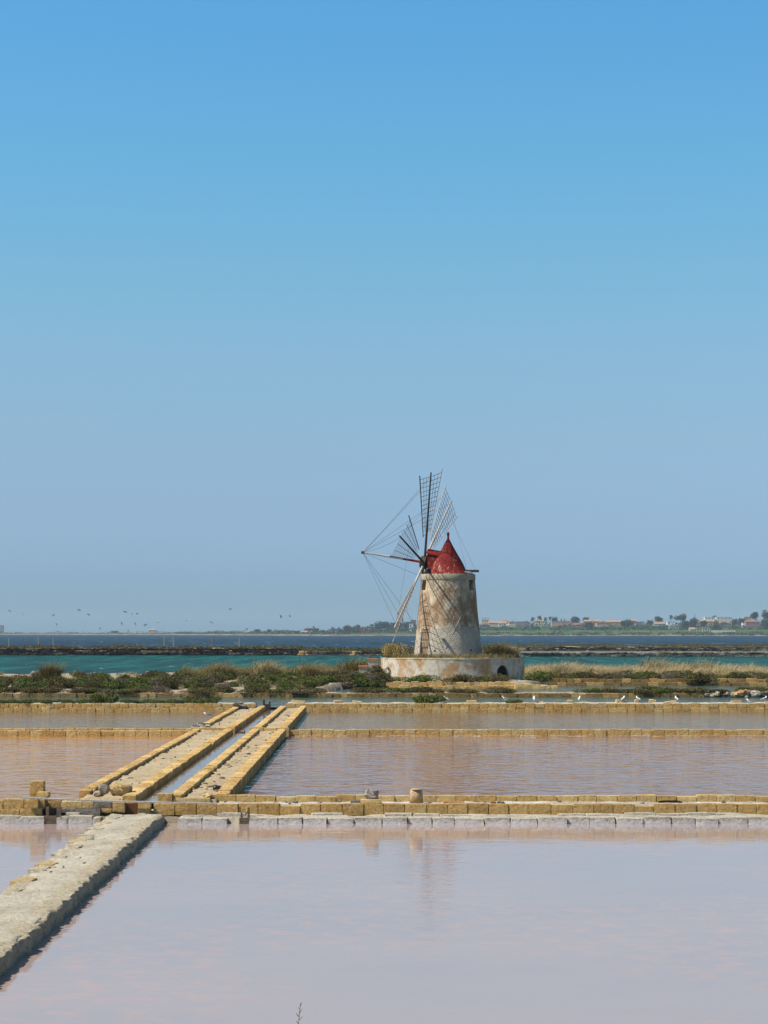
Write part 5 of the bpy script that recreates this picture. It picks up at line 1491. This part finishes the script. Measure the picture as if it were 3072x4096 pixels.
def house(u0, u1, v0, v1, e, wall_m, roof, label, floors=1, roof_m='roof_red', win=3, name='house', depth=9.0):
    """v0 eaves row (flat: top of wall), v1 foot row"""
    u = (u0 + u1) / 2
    x, y, z = ground_at(u, e)
    k = y / FOC
    zt = EYE - (v0 - VH) * k; zb = EYE - (v1 - VH) * k
    w = (u1 - u0) * k
    t = tag(empty(name, (x, y, zb)), label, 'house', 'houses on the far shore')
    h = zt - zb
    rh = min(0.28 * h + 0.8, 2.4) if roof != 'flat' else 0.0
    m_ = MB(); m_.box(-w / 2, w / 2, 0, depth, -max(0.5, zb - z + 3), h - rh); add('wall', m_.mesh(), M[wall_m], t)
    if roof == 'gable':        # ridge along x
        m_ = MB(); o_ = 0.4
        m_.poly([(-w / 2 - o_, -o_, h - rh), (w / 2 + o_, -o_, h - rh), (w / 2 + o_, depth + o_, h - rh), (-w / 2 - o_, depth + o_, h - rh), (-w / 2 - o_, depth / 2, h), (w / 2 + o_, depth / 2, h)], [(0, 1, 5, 4), (2, 3, 4, 5), (0, 4, 3), (1, 2, 5), (0, 3, 2, 1)])
        add('roof', m_.mesh(), M[roof_m], t)
    elif roof == 'front':      # gable end faces the sea
        m_ = MB(); o_ = 0.4
        m_.poly([(-w / 2 - o_, -o_, h - rh), (w / 2 + o_, -o_, h - rh), (w / 2 + o_, depth, h - rh), (-w / 2 - o_, depth, h - rh), (0, -o_, h), (0, depth, h)], [(0, 1, 4), (2, 3, 5), (0, 4, 5, 3), (1, 2, 5, 4), (0, 3, 2, 1)])
        add('roof', m_.mesh(), M[roof_m], t)
    else:
        m_ = MB(); m_.box(-w / 2 - 0.2, w / 2 + 0.2, -0.2, depth + 0.2, h + 0.003, h + 0.45); add('parapet', m_.mesh(), M[wall_m], t)
    hf = (h - rh) / floors
    for fl in range(floors):
        for i in range(win):
            cx = -w / 2 + w * (i + 0.5) / win + random.uniform(-0.3, 0.3)
            door_ = fl == 0 and i == win // 2
            ww, z0, z1 = (0.55, 0.05, min(2.3, hf * 0.8)) if door_ else (0.6, hf * (fl + 0.32), hf * (fl + 0.78))
            m_ = MB(); m_.box(cx - ww, cx + ww, -0.06, 0.2, z0, z1)
            o = add('door' if door_ else 'window', m_.mesh(), M['wall_white' if wall_m != 'wall_white' else 'wall_grey'], t)
            m_ = MB(); m_.box(cx - ww * 0.8, cx + ww * 0.8, -0.09, 0.1, z0 + (0.0 if door_ else 0.1), z1 - 0.12)
            add('panel' if door_ else 'pane', m_.mesh(), M['pane'], o)
    return t
for u0, u1, v0, v1, e, wm, rf, lab, fl, rm, wn_ in [
        (A(70), A(152), VA(274), VA(335), 190, 'wall_peach', 'flat', 'peach flat roofed house with dark roof pergola right of the tower', 2, '', 3),
        (A(152), A(258), VA(288), VA(335), 185, 'wall_peach', 'gable', 'peach house with low orange roof beside the pergola house', 1, 'roof_orange', 4),
        (A(50), A(165), VA(312), VA(382), 140, 'wall_grey', 'front', 'grey shaded house front below the pergola house', 1, 'roof_orange', 3),
        (A(258), A(345), VA(292), VA(350), 175, 'wall_cream', 'gable', 'cream house with orange roof left of the red roofed pair', 1, 'roof_orange', 3),
        (A(308), A(380), VA(282), VA(345), 195, 'wall_cream', 'gable', 'beige house with dark red roof', 2, 'roof_red', 2),
        (A(375), A(446), VA(284), VA(350), 185, 'wall_cream', 'front', 'beige house with orange roof joined to the dark red roof', 2, 'roof_orange', 3),
        (A(446), A(584), VA(298), VA(356), 165, 'wall_grey', 'flat', 'long grey shaded house left of the white gable', 1, '', 5),
        (A(516), A(618), VA(284), VA(335), 200, 'wall_white', 'front', 'white gabled house left of the palm row', 1, 'roof_orange', 2),
        (A(664), A(768), VA(270), VA(330), 230, 'wall_cream', 'gable', 'cream house half hidden behind the palm row', 2, 'roof_orange', 3),
        (A(847), A(975), VA(292), VA(362), 150, 'wall_orange', 'flat', 'orange two storey villa with terraces and dark openings', 2, '', 4),
        (A(965), A(1058), VA(290), VA(358), 152, 'wall_orange', 'flat', 'plain orange wing joined to the two storey villa', 2, '', 3),
        (A(1066), A(1188), VA(308), VA(358), 150, 'wall_cream', 'gable', 'low cream house with red roof right of the orange villa', 1, 'roof_red', 3),
        (A(1208), A(1302), VA(274), VA(312), 220, 'wall_peach', 'gable', 'pale pink house behind the dark tree right of the villa', 1, 'roof_orange', 3),
        (A(1300), A(1388), VA(272), VA(330), 210, 'wall_peach', 'gable', 'ochre terrace house with tiled roof first from the left', 1, 'roof_orange', 3),
        (A(1345), A(1485), VA(288), VA(345), 175, 'wall_orange', 'front', 'wide ochre house with gable front in the terrace', 1, 'roof_orange', 4),
        (A(1455), A(1612), VA(278), VA(345), 180, 'wall_orange', 'gable', 'long ochre house at the right end of the terrace', 1, 'roof_orange', 5),
        (B(0), B(85), VB(268), VB(310), 240, 'wall_peach', 'gable', 'peach house peeping over the green dome of trees at its left', 1, 'roof_orange', 3),
        (B(198), B(260), VB(258), VB(300), 240, 'wall_peach', 'gable', 'small peach house behind the green dome of trees', 1, 'roof_orange', 2),
        (B(244), B(324), VB(290), VB(328), 180, 'wall_grey', 'flat', 'brownish grey house right of the green dome of trees', 1, '', 2),
        (B(444), B(562), VB(290), VB(328), 170, 'wall_cream', 'gable', 'low beige house under the umbrella pine', 1, 'roof_orange', 3),
        (B(584), B(668), VB(286), VB(322), 180, 'wall_white', 'flat', 'small white house below the lone palm', 1, '', 2),
        (B(600), B(706), VB(346), VB(374), 120, 'wall_white', 'flat', 'long low white house near the water', 1, '', 3),
        (B(824), B(882), VB(346), VB(388), 95, 'wall_white', 'gable', 'white boathouse near the water left of the pavilion', 1, 'roof_orange', 2),
        (B(934), B(1092), VB(262), VB(328), 190, 'wall_peach', 'gable', 'large house with broad grey beige roof', 1, 'roof_orange', 4),
        (B(984), B(1112), VB(240), VB(290), 250, 'wall_white', 'flat', 'white flat roofed house behind the broad roof', 2, '', 4),
        (B(1108), B(1272), VB(240), VB(300), 230, 'wall_cream', 'flat', 'big cream block house right of the broad roof', 2, '', 4),
        (B(1128), B(1256), VB(286), VB(350), 150, 'wall_grey', 'front', 'grey gabled house in shade before the cream block', 1, 'roof_red', 2),
        (B(1404), B(1476), VB(236), VB(280), 250, 'wall_orange', 'flat', 'orange house peeping out above the red house', 1, '', 2),
        (B(1388), B(1422), VB(300), VB(345), 140, 'wall_white', 'flat', 'small white tower beside the red house', 1, '', 1),
        (B(1420), B(1570), VB(268), VB(372), 115, 'wall_red', 'gable', 'red two storey house with red roof and porch', 2, 'roof_red', 4),
        (C_(628), C_(722), VC(296), VC(320), 110, 'wall_white', 'gable', 'long white house on the middle of the far shore', 1, 'roof_orange', 4),
        (C_(900), C_(950), VC(300), VC(316), 90, 'wall_white', 'flat', 'white bungalow left of the pink kite', 1, '', 2),
        (C_(1140), C_(1196), VC(276), VC(300), 150, 'wall_orange', 'gable', 'brick coloured house above the pink kite', 1, 'roof_red', 2),
        (C_(1542), C_(1584), VC(210), VC(262), 180, 'wall_red', 'flat', 'brick red building at the left edge of the tower', 2, '', 2),
        (C_(1528), C_(1562), VC(240), VC(280), 120, 'wall_white', 'flat', 'white house at the left edge of the tower', 1, '', 2),
        (C_(178), C_(206), VC(295), VC(312), 120, 'wall_white', 'gable', 'tiny white house on the far left shore', 1, 'roof_orange', 2),
        (595, 622, 2515, 2530, 150, 'wall_peach', 'gable', 'hazy house with orange roof on the left shore', 1, 'roof_orange', 2),
        (540, 566, 2526, 2536, 120, 'wall_white', 'flat', 'hazy long white house on the left shore', 1, '', 2),
        (222, 231, 2524, 2545, 160, 'wall_white', 'flat', 'hazy slim white tower on the far left horizon', 3, '', 1),
        (-40, 12, 2502, 2545, 300, 'wall_grey', 'flat', 'hazy tall grey block cut by the left edge', 6, '', 5),
        (296, 308, 2530, 2544, 200, 'wall_grey', 'flat', 'hazy grey blocks on the far left horizon', 2, '', 1),
        (C_(860), C_(885), VC(286), VC(312), 80, 'wall_red', 'flat', 'small reddish hut among the trees left of the pink kite', 1, '', 1)]:
    if C_(0) > u1 and u0 < 900: pass
    house(u0, u1, v0, v1, e, wm, rf, lab, fl, rm or 'roof_red', wn_)
# roof pergola and pavilion
def frame_thing(name, label, u0, u1, v0, v1, e, mat, n_=3):
    x, y, z = ground_at((u0 + u1) / 2, e); k = y / FOC; w = (u1 - u0) * k; zt, zb = EYE - (v0 - VH) * k, EYE - (v1 - VH) * k
    t = tag(empty(name, (x, y, zb)), label, 'pergola')
    m_ = MB(); m_.box(-w / 2, w / 2, 0, 4, zt - zb - 0.35, zt - zb); add('roof', m_.mesh(), M[mat], t)
    for i in range(n_):
        cx = -w / 2 + 0.25 + (w - 0.5) * i / (n_ - 1)
        m_ = MB(); m_.box(cx - 0.2, cx + 0.2, 0.05, 0.45, -1.0 if mat == 'wall_white' else 0, zt - zb - 0.353); add('post', m_.mesh(), M[mat], t)
frame_thing('roof_pergola', 'dark pergola on the flat roof right of the tower', A(74), A(150), VA(252), VA(273), 192, 'wood_dark')
frame_thing('pavilion', 'white pavilion with posts near the water', B(960), B(1038), VB(348), VB(388), 70, 'wall_white', 4)
frame_thing('pavilion', 'smaller shaded pavilion left of the white one', B(895), B(955), VB(350), VB(386), 72, 'wall_cream', 3)
x, y, z = ground_at(B(1338), 60)
m_ = MB(); m_.bar((x, y, z - 0.5), (x, y, EYE - (VB(314) - VH) * y / FOC), 0.3, 0.22, 6); tag(add('pole', m_.mesh(), M['wood_brown']), 'tall pole on the far shore before the red house', 'pole')
x0_, y0_, z0_ = ground_at(B(1055), 62); x1_, y1_, z1_ = ground_at(B(1312), 62)
m_ = MB(); m_.box(x0_, x1_, y0_, y0_ + 0.6, 1.0, EYE - (VB(377) - VH) * y0_ / FOC); tag(add('garden_wall', m_.mesh(), M['wall_cream']), 'long pale garden wall on the far shore', 'wall')

# ------------------------------------------------------------------ kites
def kite_mesh(col_n):
    V, F = [], []
    n_ = 15
    for i in range(n_):
        t = -1.25 + 2.5 * i / (n_ - 1)
        ch = 0.42 * max(0.08, math.cos(t * 1.05)) ** 0.6; th = 0.05 * ch / 0.3 + 0.006
        cx, cz = math.sin(t), math.cos(t)
        for (dy, dr) in ((-ch, 0), (-ch * 0.6, th), (ch * 0.2, th * 0.7), (ch, 0), (0, -th * 0.3)):
            V.append((cx * (1 + dr), dy, cz * (1 + dr)))
    for i in range(n_ - 1):
        for q in range(5): F.append((i * 5 + q, i * 5 + (q + 1) % 5, i * 5 + 5 + (q + 1) % 5, i * 5 + 5 + q))
    F.append((4, 3, 2, 1, 0)); F.append(tuple((n_ - 1) * 5 + q for q in range(5)))
    return V, F
KC = {'teal': (0.03, 0.45, 0.55), 'red': (0.75, 0.06, 0.05), 'lime': (0.60, 0.75, 0.08), 'navy': (0.04, 0.10, 0.26), 'white': (0.7, 0.72, 0.74), 'tan': (0.38, 0.30, 0.22), 'pink': (0.75, 0.10, 0.17), 'black': (0.03, 0.03, 0.04), 'blue': (0.05, 0.14, 0.40)}
for n__, c__ in KC.items():
    s_ = Nodes('kite_cloth_' + n__)
    d_ = s_.n.new('ShaderNodeBsdfDiffuse'); d_.inputs[0].default_value = (*c__, 1)
    t_ = s_.n.new('ShaderNodeBsdfTranslucent'); t_.inputs[0].default_value = (*c__, 1)
    x_ = s_.n.new('ShaderNodeMixShader'); x_.inputs[0].default_value = 0.55
    s_.l.new(d_.outputs[0], x_.inputs[1]); s_.l.new(t_.outputs[0], x_.inputs[2]); s_.l.new(x_.outputs[0], s_.out.inputs['Surface'])
    M['kite_' + n__] = s_.m
KS = []
sc2 = .6028
for k, (a, b, sz, rot, c1, c2, lab) in enumerate([
        (64, 107, 16, 40, 'teal', 'navy', 'small teal kite farthest left'), (152, 130, 9, 0, 'red', 'red', 'tiny red kite at far left'), (356, 134, 19, -25, 'lime', 'teal', 'lime green kite at left'),
        (375, 195, 15, 55, 'teal', 'teal', 'teal kite under the lime green one'), (523, 100, 18, 10, 'red', 'tan', 'red kite high left of the sail posts'), (588, 132, 17, 30, 'navy', 'red', 'dark kite with red tip right of the high red kite'),
        (103, 250, 12, 60, 'red', 'red', 'red kite low over the left horizon'), (829, 112, 18, 5, 'red', 'black', 'red and black kite above the hazy houses'), (877, 126, 12, 0, 'teal', 'white', 'faint pale kite beside the red and black one'),
        (909, 125, 14, 20, 'teal', 'teal', 'small teal crescent right of the faint pale kite'), (807, 190, 17, 75, 'teal', 'red', 'teal kite with red lower tip'), (897, 192, 15, 70, 'teal', 'teal', 'teal kite tilted on its side above the shore'),
        (965, 199, 18, -35, 'teal', 'navy', 'broad teal kite low above the shore'), (1051, 184, 17, 20, 'lime', 'lime', 'yellow green kite above the orange roof'), (662, 222, 14, 60, 'teal', 'teal', 'dull teal kite low over the water at left'),
        (1236, 170, 14, 30, 'white', 'tan', 'grey white kite right of the yellow green one'), (1403, 182, 23, 20, 'white', 'blue', 'white kite with blue and red tips'), (1527, 94, 17, 0, 'teal', 'teal', 'bright teal kite highest in the middle'),
        (850, 238, 14, 80, 'pink', 'pink', 'pink kite standing on its edge at the hazy shore')]):
    KS.append((a * sc2, 2380 + b * sc2, sz, rot, c1, c2, lab))
KS += [(900 + 462 * .4822, 2380 + 180 * .4822, 20, 75, 'navy', 'pink', 'navy kite with pink tip left of the mill'), (900 + 538 * .4822, 2380 + 175 * .4822, 13, 40, 'tan', 'tan', 'small tan kite right of the navy kite'),
       (1449, 2524, 26, 8, 'pink', 'pink', 'pink kite low in front of the wooded point')]
KM = kite_mesh(0)
for u, v, sz, rot, c1, c2, lab in KS:
    y = 3100.0 if 'pink kite low' not in lab else 2480.0
    p = spot(u, v, y); s_ = sz * 0.42 * y / FOC
    t = tag(empty('kite', p), lab, 'kite', 'kites flying over the far water')
    t.rotation_euler = (R(random.uniform(-58, -38)), R(rot), R(random.uniform(-25, 25)))
    t.scale = (s_, s_, s_)
    n5 = len(KM[0]) // 5; cut = 10
    for nm, i0, i1, c in (('canopy', 0, cut + 1, c1), ('tip_panel', cut, n5, c2)):
        V = KM[0][i0 * 5:i1 * 5]; F = []
        for i in range(i1 - i0 - 1):
            for q in range(5): F.append((i * 5 + q, i * 5 + (q + 1) % 5, i * 5 + 5 + (q + 1) % 5, i * 5 + 5 + q))
        m_ = MB(); m_.poly([(x, yy, z - 0.7) for x, yy, z in V], F); add(nm, m_.mesh(smooth=True), M['kite_' + c], t)

# ------------------------------------------------------------------ haze
HAZE = 7.2e-5
hm = bpy.data.materials.new('haze'); hm.use_nodes = True
hm.node_tree.nodes.clear()
ho = hm.node_tree.nodes.new('ShaderNodeOutputMaterial'); hv = hm.node_tree.nodes.new('ShaderNodeVolumePrincipled')
hv.inputs['Color'].default_value = (0.66, 0.82, 1.0, 1); hv.inputs['Density'].default_value = HAZE
hv.inputs['Anisotropy'].default_value = 0.0
hm.node_tree.links.new(hv.outputs[0], ho.inputs['Volume'])
m_ = MB(); m_.box(-5200, 5200, -200, 7100, -1.6, 62)
tag(add('haze', m_.mesh(), hm), 'thin bluish haze over land and water', 'haze', None, 'stuff')
